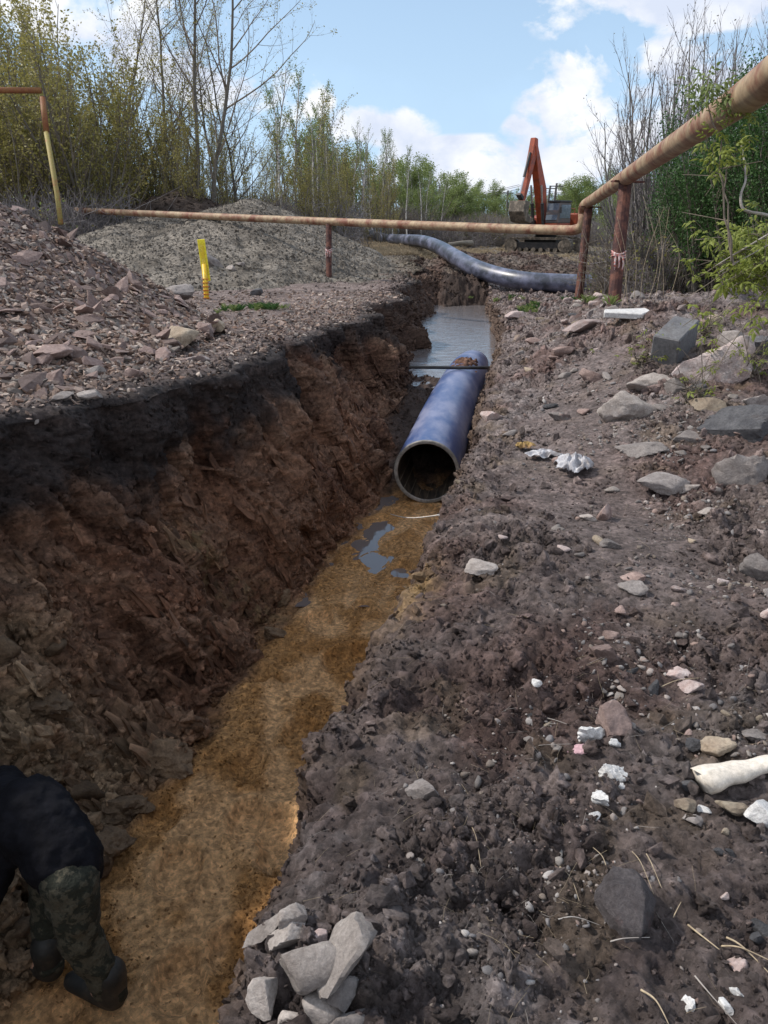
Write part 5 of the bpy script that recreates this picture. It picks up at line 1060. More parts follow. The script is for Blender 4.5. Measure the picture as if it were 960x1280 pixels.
# undergrowth of grey brush at the foot of the thickets
def brush(seed, mat, n=60, H=1.6, leaf=None, nl=0, ls=.03):
    r2 = np.random.default_rng(seed); ps, rs, ss_ = [], [], []
    for k in range(n):
        b_ = np.array([r2.normal() * .4, r2.normal() * .4, 0]); d_ = np.array([r2.normal() * .35, r2.normal() * .35, 1]); L0 = H * r2.uniform(.4, 1)
        q_ = [b_ + d_ * L0 * t_ + r2.normal(size=3) * .06 * t_ * H for t_ in np.linspace(0, 1, 5)]; ps.append(q_); rs.append(np.linspace(.010, .004, 5)); ss_.append(3)
        for j in range(3):
            i = r2.integers(1, 4); c_ = q_[i]; e_ = c_ + r2.normal(size=3) * .35 * np.array([1, 1, .6]) + [0, 0, .2]; ps.append([c_, (c_ + e_) / 2 + r2.normal(size=3) * .03, e_]); rs.append([.006, .005, .003]); ss_.append(3)
    V_, F_ = tubes_np(ps, rs, ss_); nb_ = len(F_)
    if nl:
        T = np.concatenate([np.asarray(p_)[1:] for p_ in ps]); lv, lf = leaves_np(T[r2.integers(0, len(T), nl)] + r2.normal(size=(nl, 3)) * .08, ls, r2); F_ = np.concatenate([F_, lf + len(V_)]); V_ = np.concatenate([V_, lv])
    me = np_mesh('brush', V_, F_, mat)
    if nl: me.materials.append(leaf); a = np.zeros(len(me.polygons), np.int32); a[nb_:] = 1; me.polygons.foreach_set('material_index', a)
    return me
brC = proto_coll('brush', [brush(1, M_twig2), brush(2, M_twig2), brush(3, M_twig), brush(4, M_twig, 45, 1.5, M_lg, 260, .035), brush(5, M_twig2, 45, 1.4, M_lo, 260, .035)])
pts = []; r_ = np.random.default_rng(78)
for k in range(900):                                   # left thicket foot
    px_ = r_.uniform(-80, 620); D_ = r_.uniform(27, 52) + max(0, px_ - 330) * .12; q_ = at(px_, 283, D_)
    if (px_ > 130 and D_ < 36) or (px_ > 425 and D_ < 60): continue
    pts.append((q_.x, q_.y, gz(q_.x, q_.y) - .05, r_.uniform(.9, 1.9)))
for k in range(420):
    px_ = r_.uniform(560, 860); D_ = r_.uniform(64, 100); q_ = at(px_, 283, D_); pts.append((q_.x, q_.y, gz(q_.x, q_.y) - .05, r_.uniform(.9, 1.7)))
for k in range(330):                                   # right hand scrub
    px_ = r_.uniform(775, 1000); D_ = r_.uniform(14, 34); q_ = at(px_, 300, D_); pts.append((q_.x, q_.y, gz(q_.x, q_.y) - .05, r_.uniform(.5, 1.0)))
pts = np.array(pts); n = len(pts)
scatter('undergrowth', pts[:, :3], np.stack([0 * pts[:, 0], 0 * pts[:, 0], r_.uniform(0, 6.28, n)], 1), np.stack([pts[:, 3]] * 3, 1), r_.integers(0, 5, n), np.ones((n, 3)), brC, label='tangled grey undergrowth and saplings at the foot of the trees')
# right thicket
shr = [willow(50 + k, 12, 4.5).build('green_shrub', 'x', None, M_bark, M_twig, M_ld, 30000, .030, .15, 'shrub') for k in range(2)]
brs = [willow(60 + k, 9, 4.5).build('bare_shrub', 'x', None, M_bark, M_twig2, M_lb, 500, .02, .04, 'shrub') for k in range(2)]
for k, (px_, top, D_, lab) in enumerate([(905, 150, 13.5, 'tall dark green leafy shrub behind the gas pipe'), (955, 130, 12.5, 'dark green leafy shrub filling the right edge'), (865, 215, 15, 'lower dark green shrub left of the tall one'), (1010, 110, 12, 'dark green shrub cut off by the right edge'), (925, 200, 16, 'green shrub behind the tall dark green one')]):
    tree_at(px_, top, D_, shr[k % 2], 4.1, used, lab, wx=1.0, group='dark green shrubs on the right')
for k, (px_, top, D_, lab) in enumerate([(835, 118, 17, 'bare grey-violet shrub against the big cloud'), (870, 95, 16, 'tallest bare shrub crossing behind the gas pipe'), (805, 190, 19, 'low bare shrub right of the nearest post'), (820, 140, 18, 'bare twiggy shrub low against the white cloud'), (855, 135, 16.5, 'bare twiggy shrub between the cloud and the gas pipe'), (885, 110, 17, 'bare twiggy shrub in the gap under the gas pipe'), (900, 75, 15, 'bare shrub poking above the gas pipe'), (930, 90, 17, 'bare shrub behind the green one at the upper right'), (845, 180, 21, 'bare shrub half hidden behind the others')]):
    tree_at(px_, top, D_, brs[k % 2], 4.1, used, lab, group='bare shrubs on the right')
# ash-leaved maple shoots at the right : each compound leaf is a piece
def leaf_mesh(seed, mat):
    r2 = np.random.default_rng(seed); V_ = []; F_ = []
    def leaflet(b, d_, L0, w0):
        d_ = d_ / np.linalg.norm(d_); s_ = np.cross(d_, [0, 0, 1.]); s_ /= np.linalg.norm(s_); k = len(V_)
        V_.extend([b, b + d_ * L0 * .35 + s_ * w0 + [0, 0, -.004], b + d_ * L0 * .7 + s_ * w0 * .6 + [0, 0, -.01], b + d_ * L0 + [0, 0, -.02], b + d_ * L0 * .7 - s_ * w0 * .6 + [0, 0, -.01], b + d_ * L0 * .35 - s_ * w0 + [0, 0, -.004], b + d_ * L0 * .4 + [0, 0, .004]])
        for i in range(6): F_.append([k + 6, k + i, k + (i + 1) % 6])
    ax_ = np.array([1., 0, -.15]); 
    for i, t_ in enumerate((.045, .08)):
        for sg in (-1, 1): leaflet(ax_ * t_, np.array([.55, sg * .8, -.2 + r2.normal() * .2]), .05 * r2.uniform(.8, 1.2), .012)
    leaflet(ax_ * .11, np.array([1, 0, -.3]), .06, .014)
    b = len(V_); V_.extend([np.zeros(3), np.array([0, .002, 0]), ax_ * .11]); F_.append([b, b + 1, b + 2])
    return np_mesh('leaf', np.array(V_), F_, mat)
lm = [leaf_mesh(k, M_ly) for k in range(5)]; lm2 = [leaf_mesh(k + 9, M_lg) for k in range(3)]
def shoots(name, label, base, stems, nl, seed, meshes=lm, smin=.8, smax=1.5, cat='shrub'):
    r2 = np.random.default_rng(seed); root = empty(name, base); tag(root, label, cat, 'ash-leaved maple shoots and herbs at the right'); ps = []; rs = []
    tips = []
    for (dx, dy, dz) in stems:
        e_ = np.array([dx, dy, dz]); m_ = 9; pl = [e_ * t_ + np.array([0, 0, .25 * np.linalg.norm(e_[:2]) * math.sin(math.pi * t_) * .5]) + r2.normal(size=3) * .012 for t_ in np.linspace(0, 1, m_)]; ps.append(pl); rs.append(np.linspace(.008, .003, m_)); tips += pl[3:]
        for j in range(4):
            i = r2.integers(3, m_ - 1); c_ = pl[i]; q_ = c_ + r2.normal(size=3) * .16 + [0, 0, .08]; ps.append([c_, (c_ + q_) / 2, q_]); rs.append([.004, .003, .002]); tips += [q_, (c_ + q_) / 2, q_]
    V_, F_ = tubes_np(ps, rs, [5 if len(q_) > 4 else 3 for q_ in ps]); link('stems', np_mesh('stems', V_, F_, M_twig), root)
    for k in range(nl):
        t_ = tips[r2.integers(0, len(tips))]; s_ = r2.uniform(smin, smax)
        link('leaf', meshes[k % len(meshes)], root, loc=np.array(t_) + r2.normal(size=3) * .02, rot=(r2.uniform(-.7, .7), r2.uniform(-.6, .7), r2.uniform(0, 6.28)), scl=(s_, s_, s_))
    return root
b1 = on(950, 372)[0]; 
shoots('maple_shoots', 'yellow-green maple shoots hanging over the boulders at the right edge', at(990, 330, 6.4), [tuple(at(px_, py_, d_) - at(990, 330, 6.4)) for px_, py_, d_ in ((870, 385, 6.2), (855, 410, 6.3), (900, 395, 6.1), (925, 290, 6.4), (880, 300, 6.6), (940, 400, 6.0), (900, 340, 6.3), (960, 300, 6.2), (865, 350, 6.6), (950, 350, 6.1), (875, 330, 6.4), (860, 372, 6.2), (890, 370, 6.0), (915, 320, 6.0), (935, 345, 5.9))], 280, 3)
shoots('maple_sapling', 'thin maple sapling with a leafy top crossing in front of the gas pipe', at(915, 330, 5.2), [tuple(at(px_, py_, d_) - at(915, 330, 5.2)) for px_, py_, d_ in ((880, 95, 4.9), (905, 190, 5.1))], 0, 4)
sp_ = bpy.data.objects['maple_sapling']; r2 = np.random.default_rng(9)
for px_, py_, sp, nn in ((882, 100, 7, 16), (872, 120, 9, 12), (898, 125, 9, 12), (915, 128, 7, 10), (925, 150, 9, 10), (888, 165, 8, 6), (905, 185, 12, 16), (920, 185, 9, 10), (900, 200, 9, 10)):
    for k in range(nn):
        q_ = at(px_ + r2.normal() * sp, py_ + r2.normal() * sp, 4.95 + r2.normal() * .06); s_ = r2.uniform(.6, 1.0)
        link('leaf', (lm2 if py_ < 135 else lm)[k % 3], sp_, loc=q_ - sp_.location, rot=(r2.uniform(-.9, .9), r2.uniform(-.8, .8), r2.uniform(0, 6.28)), scl=(s_, s_, s_))
for px_, py_, nn, lab in ((800, 455, 26, 'small yellow-green seedling left of the concrete block'), (885, 470, 40, 'yellow-green herb growing against the pinkish boulder'), (940, 465, 36, 'yellow-green herb at the right edge under the boulders'), (880, 415, 22, 'small green herb behind the pinkish boulder'), (862, 500, 10, 'tiny green sprig below the concrete block')):
    b_ = on(px_, py_ + 6)[0]; shoots('herb', lab, b_, [(random.uniform(-.14, .14), random.uniform(-.1, .1), random.uniform(.08, .2)) for _ in range(7)], nn, px_, smin=.5, smax=.9, cat='plant')
# dead white-grey branch at the upper right and bare canes
def cane(pts_, r, label, mat=None, name='dead_branch', cat='branch', group=None):
    q_ = smooth_path(pts_, 6); m_ = MB(); m_.tube(q_, [r * (1 - .6 * k / (len(q_) - 1)) for k in range(len(q_))], 6); return tag(m_.build(name, mat or M_twig, smooth=True), label, cat, group)
M_dead = paint_mat('dead_wood', (.38, .35, .32), (.26, .23, .21), scale=4, rough=.9, stretch=(1, 1, 4)); M_straw = paint_mat('straw', (.42, .34, .23), (.28, .22, .15), scale=9, rough=.8)
cane([at(985, 275, 6.5), at(955, 268, 6.5), at(930, 262, 6.5), at(926, 244, 6.5), at(932, 225, 6.5), at(930, 200, 6.5), at(926, 178, 6.5)], .016, 'crooked pale dead branch beside the green shrub, upper right', M_dead)
cane([at(1000, 270, 6), at(940, 305, 6), at(895, 332, 6.2)], .010, 'upper of two pale straight dead stalks crossing the maple leaves', M_dead)
cane([at(1000, 285, 6), at(950, 312, 6), at(900, 340, 6.2)], .008, 'lower of two pale straight dead stalks crossing the maple leaves', M_dead)
cane([at(935, 400, 5.2), at(905, 445, 5.1), at(890, 478, 5.2)], .005, 'thin dark twig in front of the pinkish boulder')
for k in range(9):
    px_ = 775 + 9 * k + random.uniform(-3, 3); b_ = on(px_, 385 - k * 3)[0]; cane([b_, b_ + Vector((random.uniform(-.15, .15), 0, .5)), b_ + Vector((random.uniform(-.3, .3), .1, random.uniform(.8, 1.3)))], .0035, 'dry thin weed stalk standing near the nearest rusty post', M_straw, 'dry_stalk', 'stalk', 'dry weed stalks by the nearest post')
# straws and twigs on the soil
TW = [((905, 1172), (1000, 1215), .006, 'upper straw stem of the pair pointing in from the right edge'), ((900, 1182), (975, 1205), .005, 'lower straw stem of the pair pointing in from the right edge'), ((860, 1160), (892, 1182), .006, 'short thick straw left of the pair at the right edge'),
 ((803, 1240), (825, 1280), .006, 'short pale split straw near the bottom, below the dark stone'), ((865, 1222), (912, 1285), .005, 'long pale twig at the lower right corner'), ((700, 1150), (742, 1158), .004, 'curved twig left of the large dark stone'), ((762, 1180), (800, 1180), .004, 'thin twig just below the large dark stone'),
 ((661, 900), (706, 907), .0035, 'pale thin twig left of the bright white plaster'), ((655, 938), (700, 932), .0035, 'pale twig pointing at the pink chip'), ((806, 1072), (820, 1106), .0035, 'pale straw standing above the large dark stone'), ((790, 1068), (812, 1110), .003, 'thin straw right beside the large dark stone'),
 ((585, 1030), (600, 1075), .003, 'thin pale curved stem on clods left of the white fragments'), ((826, 862), (865, 852), .004, 'dry root between the flat pink stones'), ((755, 1088), (742, 1062), .003, 'short straw above the large dark stone'), ((843, 1150), (848, 1130), .003, 'short upright straw right of the large dark stone'), ((700, 1085), (720, 1120), .003, 'fine grass stem between clods left of the dark stone')]
for (a_, b_), (c_, d_), r__, lab in TW:
    p0, p1 = on(a_, b_)[0], on(min(c_, 955), min(d_, 1278))[0]; mid = p0.lerp(p1, .5) + Vector((random.uniform(-.01, .01), random.uniform(-.01, .01), .02)); up_ = Vector((0, 0, .012))
    p1 = p0 + (p1 - p0) * 1.25; cane([p0 + up_ * .4, mid + up_ * .6 - Vector((0, 0, .008)), p1 + up_], r__ * .5, lab, M_straw if 'twig' not in lab else M_dead, 'straw' if 'twig' not in lab else 'twig', 'straw' if 'twig' not in lab else 'twig')
def litter_mesh(seed, mat):
    r2 = np.random.default_rng(seed); p_ = [np.array([t_ - .5, r2.normal() * .06, r2.uniform(0, .06)]) for t_ in np.linspace(0, 1, 4)]; V_, F_ = tubes_np([p_], [np.linspace(.012, .007, 4)], [3]); return np_mesh('stem', V_, F_, mat)
liC = proto_coll('stem', [litter_mesh(k, M_straw if k % 3 else M_dead) for k in range(7)])
n = 2600; Pp, Np, Cp = pick_cells(PG, NG, TCG, inview * ((REGG == 4) * (.3 + gn) * (YG < 18) * (UG < 9) + .15 * (REGG == 0) * (YG < 18)), n, 31); r_ = np.random.default_rng(32)
sz = .03 + .09 * r_.random(n) ** 2; scatter('plant_litter', Pp + Np * .006, pile_rot(Np, n, r_), np.stack([sz, sz * .5, sz * .5], 1), r_.integers(0, 7, n), np.ones((n, 3)), liC)
# grass tufts
def tuft_mesh(seed, mat):
    r2 = np.random.default_rng(seed); V_ = []; F_ = []
    for k in range(26):
        b = r2.normal(size=2) * .03; d_ = r2.normal(size=2) * .06; h_ = r2.uniform(.05, .13); i = len(V_); w_ = .004
        V_ += [(b[0] - w_, b[1], 0), (b[0] + w_, b[1], 0), (b[0] + d_[0] * .4, b[1] + d_[1] * .4, h_ * .7), (b[0] + d_[0], b[1] + d_[1], h_)]; F_.append([i, i + 1, i + 2]); F_.append([i + 2, i + 1, i + 3])
    return np_mesh('tuft', V_, F_, mat)
tuC = proto_coll('tuft', [tuft_mesh(k, M_lg if k % 2 else M_ld) for k in range(4)]); tuD = proto_coll('dry_tuft', [tuft_mesh(k + 7, M_straw) for k in range(4)])
P_l = []; 
for px_, py_, w_, h_, n in ((665, 388, 12, 8, 22), (335, 384, 20, 4, 16), (290, 388, 18, 3, 8), (640, 372, 30, 6, 10), (735, 376, 30, 5, 10)):
    for k in range(n): P_l.append(tuple(on(px_ + random.gauss(0, 1) * w_ * .5, py_ + random.gauss(0, 1) * h_ * .5)[0]))
P_l = np.array(P_l); n = len(P_l); scatter('grass', P_l, np.stack([np.zeros(n), np.zeros(n), r_.uniform(0, 6, n)], 1), np.ones((n, 3)) * r_.uniform(.6, 1.1, (n, 1)), r_.integers(0, 4, n), np.ones((n, 3)), tuC, label='patches of short green grass on both banks')
n = 7000; Pp, Np, Cp = pick_cells(PG, NG, TCG, (PG[:, :, 1] > 34) * (PG[:, :, 1] < 110) * (np.abs(XG) < YG * .56) * (.2 + gn), n, 33)
scatter('dry_grass', Pp, np.stack([np.zeros(n), np.zeros(n), r_.uniform(0, 6, n)], 1), np.ones((n, 3)) * r_.uniform(.8, 2.2, (n, 1)), r_.integers(0, 4, n), np.ones((n, 3)), tuD, label='dry grass over the far field')

# ------------------------------------------------------------------ plastic bag and foil
M_bag = paint_mat('dirty_white_plastic', (.42, .42, .45), (.24, .22, .22), scale=9, rough=.45, bump=.3)
def crumple(name, label, px_, py_, wpx, dpx, hgt, seed, mat, cat, parent=None):
    P_, n_, D_ = on(px_, py_); k = D_ / FPX; nx_, ny_ = 44, 36; u_, v_ = np.meshgrid(np.linspace(-1, 1, nx_), np.linspace(-1, 1, ny_)); q_ = np.stack([u_.ravel() * 1.4, v_.ravel() * 1.4, np.full(u_.size, seed * 1.0)], 1)
    rid = np.abs(fbm(q_ * .9, 3, seed, .45)); h_ = (1 - rid * 1.7) * hgt * np.clip(1.15 - (u_ ** 2 + v_ ** 2).ravel() * .8, 0, 1)
    X_ = u_.ravel() * wpx / 2 * k * (1 + .35 * perlin(q_ * 1.2, seed + 1)); Y_ = v_.ravel() * dpx / 2 * k * 2 * (1 + .4 * perlin(q_ * 1.1, seed + 2)); V_ = np.stack([X_, Y_, np.maximum(h_, -.004)], 1)
    ii = np.arange(nx_ * ny_).reshape(ny_, nx_); F_ = np.stack([ii[:-1, :-1].ravel(), ii[:-1, 1:].ravel(), ii[1:, 1:].ravel(), ii[1:, :-1].ravel()], 1); m_ = ((u_ ** 2 + v_ ** 2).ravel() < 1 + .3 * perlin(q_ * 2, seed + 4))[F_].all(1)
    me = np_mesh(name, V_, F_[m_], mat, smooth=True); o_ = link(name, me, loc=P_ + Vector((0, 0, .025))); sd_ = o_.modifiers.new('thick', 'SOLIDIFY'); sd_.thickness = .0015; return tag(o_, label, cat)
crumple('plastic_bag', 'crumpled whitish plastic bag caught on clods beside the path', 716, 588, 46, 26, .11, 3, M_bag, 'plastic bag')
crumple('plastic_sheet', 'flattened greyish scrap of plastic sheet left of the crumpled bag', 680, 572, 46, 12, .04, 6, M_bag, 'plastic scrap')
crumple('yellow_rag', 'small dirty yellowish scrap near the flattened plastic', 655, 562, 26, 10, .04, 8, paint_mat('dirty_ochre', (.30, .20, .07), (.20, .12, .06), rough=.8), 'scrap')

# ------------------------------------------------------------------ excavator
M_or = paint_mat('excavator_orange', (.34, .062, .022), (.20, .045, .022), scale=2, rough=.5); M_st = paint_mat('track_steel', (.10, .085, .07), (.24, .20, .16), scale=4, rough=.7, metal=.3); M_blk = paint_mat('machine_dark', (.03, .03, .032), (.05, .045, .045), scale=3, rough=.5)
M_gl = paint_mat('cab_glass', (.10, .13, .17), (.14, .17, .22), rough=.08, bump=0, spec=.9); M_chr = paint_mat('cylinder_rod', (.5, .5, .52), rough=.25, metal=.9); M_cabw = paint_mat('cab_grey', (.10, .095, .10), (.15, .10, .09), rough=.5)
eb = at(681, 313, 55); ez = gz(eb.x, eb.y); ex_ = empty('excavator', (eb.x, eb.y, ez)); tag(ex_, 'orange-red crawler excavator with raised boom parked in the field beyond the trench', 'excavator')
g = Vector((-.86, .51, 0)).normalized(); gpn = Vector((.51, .86, 0)).normalized(); upz = Vector((0, 0, 1))
def track(off):
    o = gpn * off + upz * 0; out = []
    for q in np.linspace(math.pi / 2, 3 * math.pi / 2, 9): out.append((-1.65 + .42 * math.cos(q), .46 + .44 * math.sin(q)))
    for q in np.linspace(-math.pi / 2, math.pi / 2, 9): out.append((1.65 + .42 * math.cos(q), .46 + .44 * math.sin(q)))
    t_ = empty_child = None
    inn = [(a * .93, .46 + (b - .46) * .80) for a, b in out]; m_ = MB(); n = len(out)
    for w in (-.28, .28): m_.v += [tuple(o + g * a + upz * b + gpn * w) for a, b in out] + [tuple(o + g * a + upz * b + gpn * w) for a, b in inn]
    for i in range(n):
        j = (i + 1) % n; m_.f += [[i, j, n + j, n + i], [2 * n + i, 3 * n + i, 3 * n + j, 2 * n + j], [i, 2 * n + i, 2 * n + j, j], [n + i, n + j, 3 * n + j, 3 * n + i]]
    tb = m_.build('track', M_st, ex_)
    tot = []; L0 = 0
    for i in range(n):
        a, b = Vector(out[i]), Vector(out[(i + 1) % n]); k_ = max(1, int((b - a).length / .19))
        for t2 in range(k_): tot.append((a.lerp(b, (t2 + .5) / k_), (b - a).normalized()))
    for c_, d_ in tot:
        mm = MB(); nn_ = Vector((d_.y, -d_.x)); c3 = o + g * (c_.x + nn_.x * .02) + upz * (c_.y + nn_.y * .02); gx = g * d_.x + upz * d_.y; nz_ = g * nn_.x + upz * nn_.y
        mm.box(c3, (.14, .6, .05), Matrix((gx, gpn, nz_)).transposed()); mm.build('track_shoe', M_st, tb)
    fr = MB(); fr.prism([(-1.5, .28), (1.5, .28), (1.4, .66), (-1.4, .66)], o, g, upz, gpn, .34); fr.build('track_frame', M_blk, ex_)
    for a, r in ((-1.65, .34), (1.65, .36)):
        w_ = MB(); w_.tube([o + g * a + upz * .46 - gpn * .30, o + g * a + upz * .46 + gpn * .30], r, 18); w_.tube([o + g * a + upz * .46 - gpn * .34, o + g * a + upz * .46 + gpn * .34], .12, 10); w_.build('sprocket', M_st, ex_)
    for k in range(6):
        w_ = MB(); c_ = o + g * (-1.15 + .46 * k) + upz * .22; w_.tube([c_ - gpn * .26, c_ + gpn * .26], .13, 10); w_.build('roller', M_st, ex_)
for off in (-1.2, 1.2): track(off)
mb = MB(); mb.box((0, 0, .72), (2.0, 2.0, .38), Euler((0, 0, math.atan2(g.y, g.x))).to_matrix()); mb.tube([(0, 0, .85), (0, 0, 1.1)], .65, 20); mb.build('undercarriage', M_blk, ex_)
f = Vector((-.60, -.80, 0)).normalized(); lft = Vector((.80, -.60, 0)).normalized()     # machine looks towards the trench; its left (cab) side is on our right
def mach(poly, side, w, name, mat, bev=.04, parent=None): return MB().prism(poly, lft * side, f, upz, lft, w).build(name, mat, parent or ex_, bevel=bev)
mach([(-2.3, 1.15), (1.3, 1.15), (1.3, 1.32), (-2.3, 1.32)], 0, 2.6, 'deck', M_blk)
mach([(-2.5, 1.25), (-1.5, 1.2), (-1.5, 2.35), (-2.3, 2.35), (-2.6, 2.0)], 0, 2.65, 'counterweight', M_or, .08)
mach([(-1.48, 1.33), (.2, 1.33), (.2, 2.1), (-1.48, 2.3)], -.25, 1.9, 'engine_cover', M_or)
mach([(.22, 1.33), (1.25, 1.33), (1.25, 1.95), (.22, 1.95)], -.95, .7, 'tank', M_blk)
mach([(-.6, 1.33), (1.2, 1.33), (1.25, 1.75), (-.6, 1.75)], .88, .85, 'cab_base', M_or)
cab = mach([(-.6, 1.76), (1.25, 1.76), (1.2, 2.35), (.95, 2.95), (-.6, 2.95)], .88, .80, 'cab', M_cabw)
mach([(-.66, 2.96), (1.05, 2.96), (1.0, 3.06), (-.6, 3.06)], .88, .86, 'roof', M_blk, .02, cab)
for nm, sd_ in (('window', 1.29), ('window', .47)): mach([(-.45, 2.05), (1.0, 2.05), (.82, 2.82), (-.45, 2.82)], sd_, .02, nm, M_gl, 0, cab)
p0, p1 = f * 1.262 + upz * 1.95, f * 1.0 + upz * 2.88; w_ = MB(); a0 = lft * .52; a1 = lft * 1.24
w_.add([p0 + a0, p0 + a1, p1 + a1, p1 + a0, p0 + a0 - f * .02, p0 + a1 - f * .02, p1 + a1 - f * .02, p1 + a0 - f * .02], [[0, 1, 2, 3], [7, 6, 5, 4], [0, 4, 5, 1], [3, 2, 6, 7], [0, 3, 7, 4], [1, 5, 6, 2]])
w_.v = [tuple(Vector(v) + f * .03) for v in w_.v]; w_.build('windscreen', M_gl, cab)
MB().box(lft * 1.42 + f * 1.2 + upz * 2.5, (.12, .06, .32)).build('mirror', M_blk, cab)
# boom, arm, cylinders, bucket in the machine's own plane
bm_ = [(.35, 1.7), (.85, 1.55), (1.45, 3.2), (2.35, 5.45), (2.52, 6.0), (2.25, 6.08), (1.95, 5.6), (.75, 3.75)]
mach(bm_, 0, .42, 'boom', M_or, .03)
arm_ = [(2.18, 6.38), (2.50, 6.42), (2.72, 5.6), (3.55, 3.0), (3.35, 2.85), (2.35, 5.2), (2.1, 5.9)]
mach(arm_, -.0, .34, 'arm', M_or, .03)
def cyl(a, b, r, side, name='cylinder'):
    A_, B_ = f * a[0] + upz * a[1] + lft * side, f * b[0] + upz * b[1] + lft * side; m_ = MB(); m_.tube([A_, A_.lerp(B_, .58)], r, 12); c_ = m_.build(name, M_blk, ex_); n_ = MB(); n_.tube([A_.lerp(B_, .55), B_], r * .55, 10); n_.build('rod', M_chr, c_)
cyl((1.1, 1.5), (1.75, 3.9), .10, .33); cyl((1.1, 1.5), (1.75, 3.9), .10, -.33); cyl((1.35, 4.9), (2.15, 6.3), .09, 0); cyl((2.75, 5.6), (3.75, 3.35), .08, 0)
mach([(3.3, 2.95), (3.6, 3.05), (3.95, 3.3), (3.85, 3.42), (3.4, 3.2)], 0, .3, 'bucket_link', M_blk, .01)
mach([(3.35, 2.95), (3.95, 3.0), (4.1, 2.4), (3.75, 1.85), (3.1, 1.75), (2.9, 2.05), (3.2, 2.1), (3.5, 2.3)], 0, 1.0, 'bucket', M_st, .03)
for k in range(5):
    mm = MB(); mm.box(f * 2.82 + upz * 1.98 + lft * (-.42 + .21 * k), (.12, .08, .2)); mm.build('bucket_tooth', M_st, ex_)
m_ = MB(); m_.tube([lft * 0 + f * -1.0 + lft * -.4 + upz * 2.2, f * -1.0 + lft * -.4 + upz * 2.7], .06, 10); m_.build('exhaust', M_blk, ex_)
for side in (-1.25, 1.25):
    m_ = MB(); m_.tube([f * -1.2 + lft * side + upz * 2.3, f * -1.2 + lft * side + upz * 2.6, f * .2 + lft * side + upz * 2.6, f * .2 + lft * side + upz * 2.1], .025, 6); m_.build('handrail', M_or, ex_)

ex_.scale = (1.14, 1.14, 1.12)
# ------------------------------------------------------------------ power poles and wires
M_pole = paint_mat('pole_concrete', (.16, .15, .145), (.11, .10, .10), rough=.9); tops = []
for px_, y0p, D_, lab in ((635, 238, 95, 'thin utility pole left of the excavator boom'), (688, 232, 85, 'left pole of the leaning pair right of the excavator boom'), (696, 229, 85, 'right pole of the leaning pair right of the excavator boom')):
    t_ = at(px_, y0p, D_); r0 = empty('utility_pole', (t_.x - (.35 if px_ > 650 else 0), t_.y, gz(t_.x, t_.y))); tag(r0, lab, 'utility pole', 'power line poles across the field')
    MB().tube([Vector(), t_ - r0.location], [.17, .11], 8).build('pole', M_pole, r0); MB().box(t_ - r0.location - Vector((0, 0, .3)), (1.5, .1, .1)).build('crossarm', M_pole, r0); tops.append(t_)
for k, dz_ in enumerate((-.25, -.5, -.9)):
    a_, b_ = at(470, 232 - dz_ * 8, 95), at(840, 226 - dz_ * 8, 88); m_ = MB(); m_.tube([a_.lerp(b_, t_) - Vector((0, 0, 1.2 * math.sin(math.pi * ((t_ * 2) % 1)))) for t_ in np.linspace(0, 1, 21)], .022, 4)
    tag(m_.build('power_wire', M_blk), ('highest', 'middle', 'lowest')[k] + ' power wire strung between the utility poles', 'wire')
m_ = MB(); t0 = on(572, 303)[0]; m_.tube([at(560, 306, 46), at(578, 303, 46), at(590, 304, 46.5)], [.12, .10, .16], 8); tag(m_.build('log', M_bark), 'pale log lying in the field behind the black pipe', 'log')

# ------------------------------------------------------------------ worker bending in the trench
M_jk = paint_mat('dark_jacket', (.005, .005, .007), (.009, .009, .012), scale=5, rough=.95, bump=.6, spec=.12)
M_cam = paint_mat('camo_trousers', (.014, .016, .010), (.055, .050, .034), scale=16, rough=.9, bump=.6, lo=.48, hi=.52)
M_skin = paint_mat('skin', (.35, .2, .14), rough=.6, bump=.05); M_boot = paint_mat('rubber_boots', (.015, .015, .014), (.05, .04, .03), rough=.6); M_hat = paint_mat('knit_cap', (.035, .030, .045), (.05, .045, .06), scale=40, rough=.95)
TX = bpy.data.textures.new('folds', 'CLOUDS'); TX.noise_scale = .05; TX.noise_depth = 2
def skin(name, pts_, edges, rad, mat, parent, root=0, vox=.014, fold=0.):
    m_ = MB()
    for a_, b_ in edges:
        A_, B_ = Vector(pts_[a_]), Vector(pts_[b_]); m_.tube([A_.lerp(B_, t_) for t_ in (0, .33, .66, 1)], [rad[a_] * (1 - t_) + rad[b_] * t_ for t_ in (0, .33, .66, 1)], 14)
    V3, F3 = ICO[2]
    for k, p_ in enumerate(pts_): m_.add([Vector(p_) + Vector(v) * rad[k] for v in V3], F3.tolist())
    o_ = m_.build(name, mat, parent, smooth=True); m1 = o_.modifiers.new('fuse', 'REMESH'); m1.mode = 'VOXEL'; m1.voxel_size = vox; m1.use_smooth_shade = True
    m2 = o_.modifiers.new('soften', 'SMOOTH'); m2.iterations = 5 if vox > .01 else 2; m2.factor = .5
    if fold: m3 = o_.modifiers.new('folds', 'DISPLACE'); m3.texture = TX; m3.strength = fold; m3.texture_coords = 'LOCAL'
    return o_
WK = on(118, 1262)[0]; wk = empty('person', (float(WK.x), float(WK.y), -1.2)); tag(wk, 'person in dark jacket and camouflage trousers bending over in the trench, back to us', 'person')
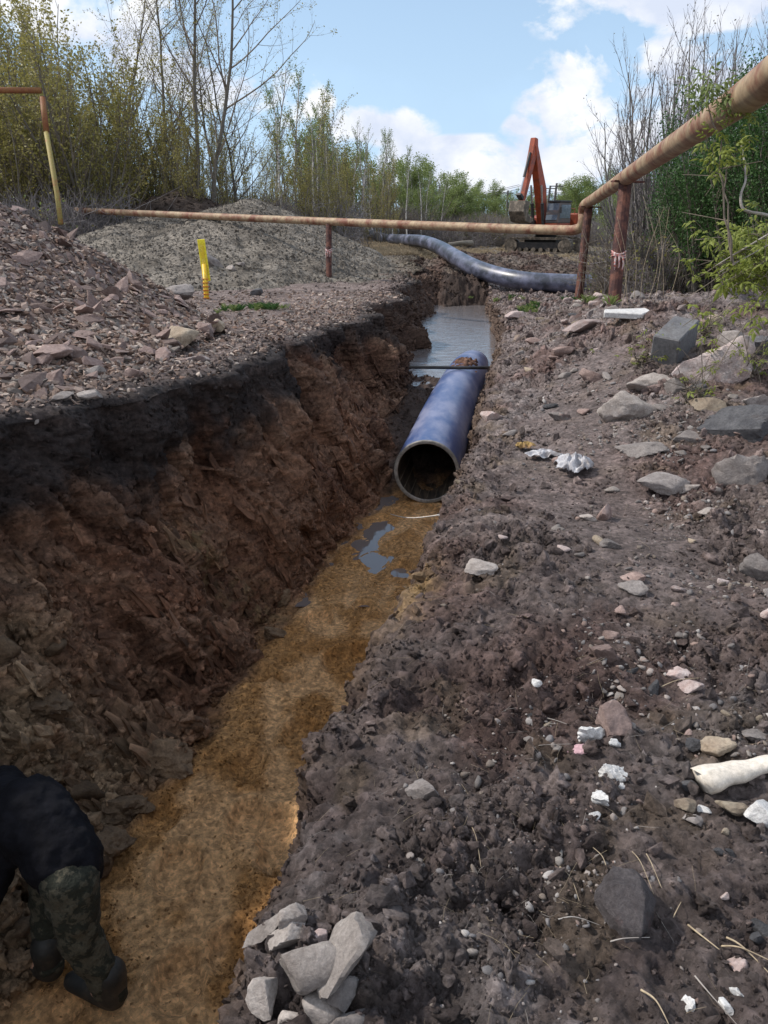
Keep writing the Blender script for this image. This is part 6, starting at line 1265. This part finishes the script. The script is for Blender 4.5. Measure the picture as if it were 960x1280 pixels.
# local frame: x right, y away, z up; the person faces left and away
hip = Vector((-.07, .10, .68)); che = Vector((-.22, .20, .77)); nk = Vector((-.38, .27, .78)); hd = Vector((-.51, .30, .74))
sr, sl_ = nk + Vector((.10, -.10, -.05)), nk + Vector((-.06, .18, -.08))
er, el_ = Vector((-.37, .06, .50)), Vector((-.46, .42, .50)); hr_, hl_ = Vector((-.50, .06, .28)), Vector((-.58, .36, .28))
kr, kl = Vector((.0, -.02, .40)), Vector((-.20, .20, .40)); ar, al = Vector((.09, -.02, .09)), Vector((-.20, .10, .09))
hipr, hipl = hip + Vector((.06, -.09, -.04)), hip + Vector((-.06, .10, -.04))
body_p = [hip, che, nk, hd, hd + Vector((-.09, .02, -.07)), sr, er, hr_, sl_, el_, hl_, hipr, kr, ar, hipl, kl, al, ar + Vector((-.16, .08, -.05)), al + Vector((-.16, .08, -.05))]
body_e = [(0, 1), (1, 2), (2, 3), (3, 4), (2, 5), (5, 6), (6, 7), (2, 8), (8, 9), (9, 10), (0, 11), (11, 12), (12, 13), (0, 14), (14, 15), (15, 16), (13, 17), (16, 18)]
body_r = [.08, .09, .055, .085, .065, .06, .045, .032, .06, .045, .032, .09, .055, .04, .09, .055, .04, .035, .035]
for hnd in (7, 10):                                  # palm and five fingers, curled
    w_ = body_p[hnd]; d_ = (w_ - body_p[hnd - 1]).normalized(); b = len(body_p); body_p.append(w_ + d_ * .07); body_e.append((hnd, b)); body_r.append(.030)
    for k in range(5):
        sd_ = Vector((0, 1, 0)) * (-.03 + .018 * k); L0 = (.045, .075, .085, .075, .06)[k]; i = len(body_p)
        a1_ = w_ + d_ * (.02 if k == 0 else .085) + sd_; body_p += [a1_ + d_ * L0 * .5 + (Vector((.0, -.03, 0)) if k == 0 else Vector()), a1_ + d_ * L0 * .8 + Vector((.03, 0, -.005))]; body_e += [(b, i), (i, i + 1)]; body_r += [.009, .008]
skin('body', body_p, body_e, body_r, M_skin, wk, vox=.007)
jk = skin('jacket', [hip + Vector((.03, -.03, -.02)), hip.lerp(che, .5), che, nk - Vector((-.03, .0, .02)), sr, er, hr_ + Vector((.01, 0, .04)), sl_, el_, hl_ + Vector((.01, 0, .04)), nk + Vector((-.05, .01, .0))], [(0, 1), (1, 2), (2, 3), (3, 4), (4, 5), (5, 6), (3, 7), (7, 8), (8, 9), (3, 10)], [.135, .145, .15, .09, .085, .058, .045, .085, .058, .045, .07], M_jk, wk, 1, fold=.03)
tr_ = skin('trousers', [hip, hipr, kr, ar + Vector((0, 0, .03)), hipl, kl, al + Vector((0, 0, .03))], [(0, 1), (1, 2), (2, 3), (0, 4), (4, 5), (5, 6)], [.128, .105, .078, .060, .105, .078, .060], M_cam, wk, 0, fold=.028)
for a_ in (ar, al): skin('boot', [a_ + Vector((0, 0, .12)), a_, a_ + Vector((-.05, .03, -.03)), a_ + Vector((-.20, .10, -.045))], [(0, 1), (1, 2), (2, 3)], [.065, .054, .048, .042], M_boot, wk, 1)
skin('cap', [hd + Vector((.02, 0, .03)), hd + Vector((-.03, .005, .035))], [(0, 1)], [.115, .10], M_hat, wk, 0)
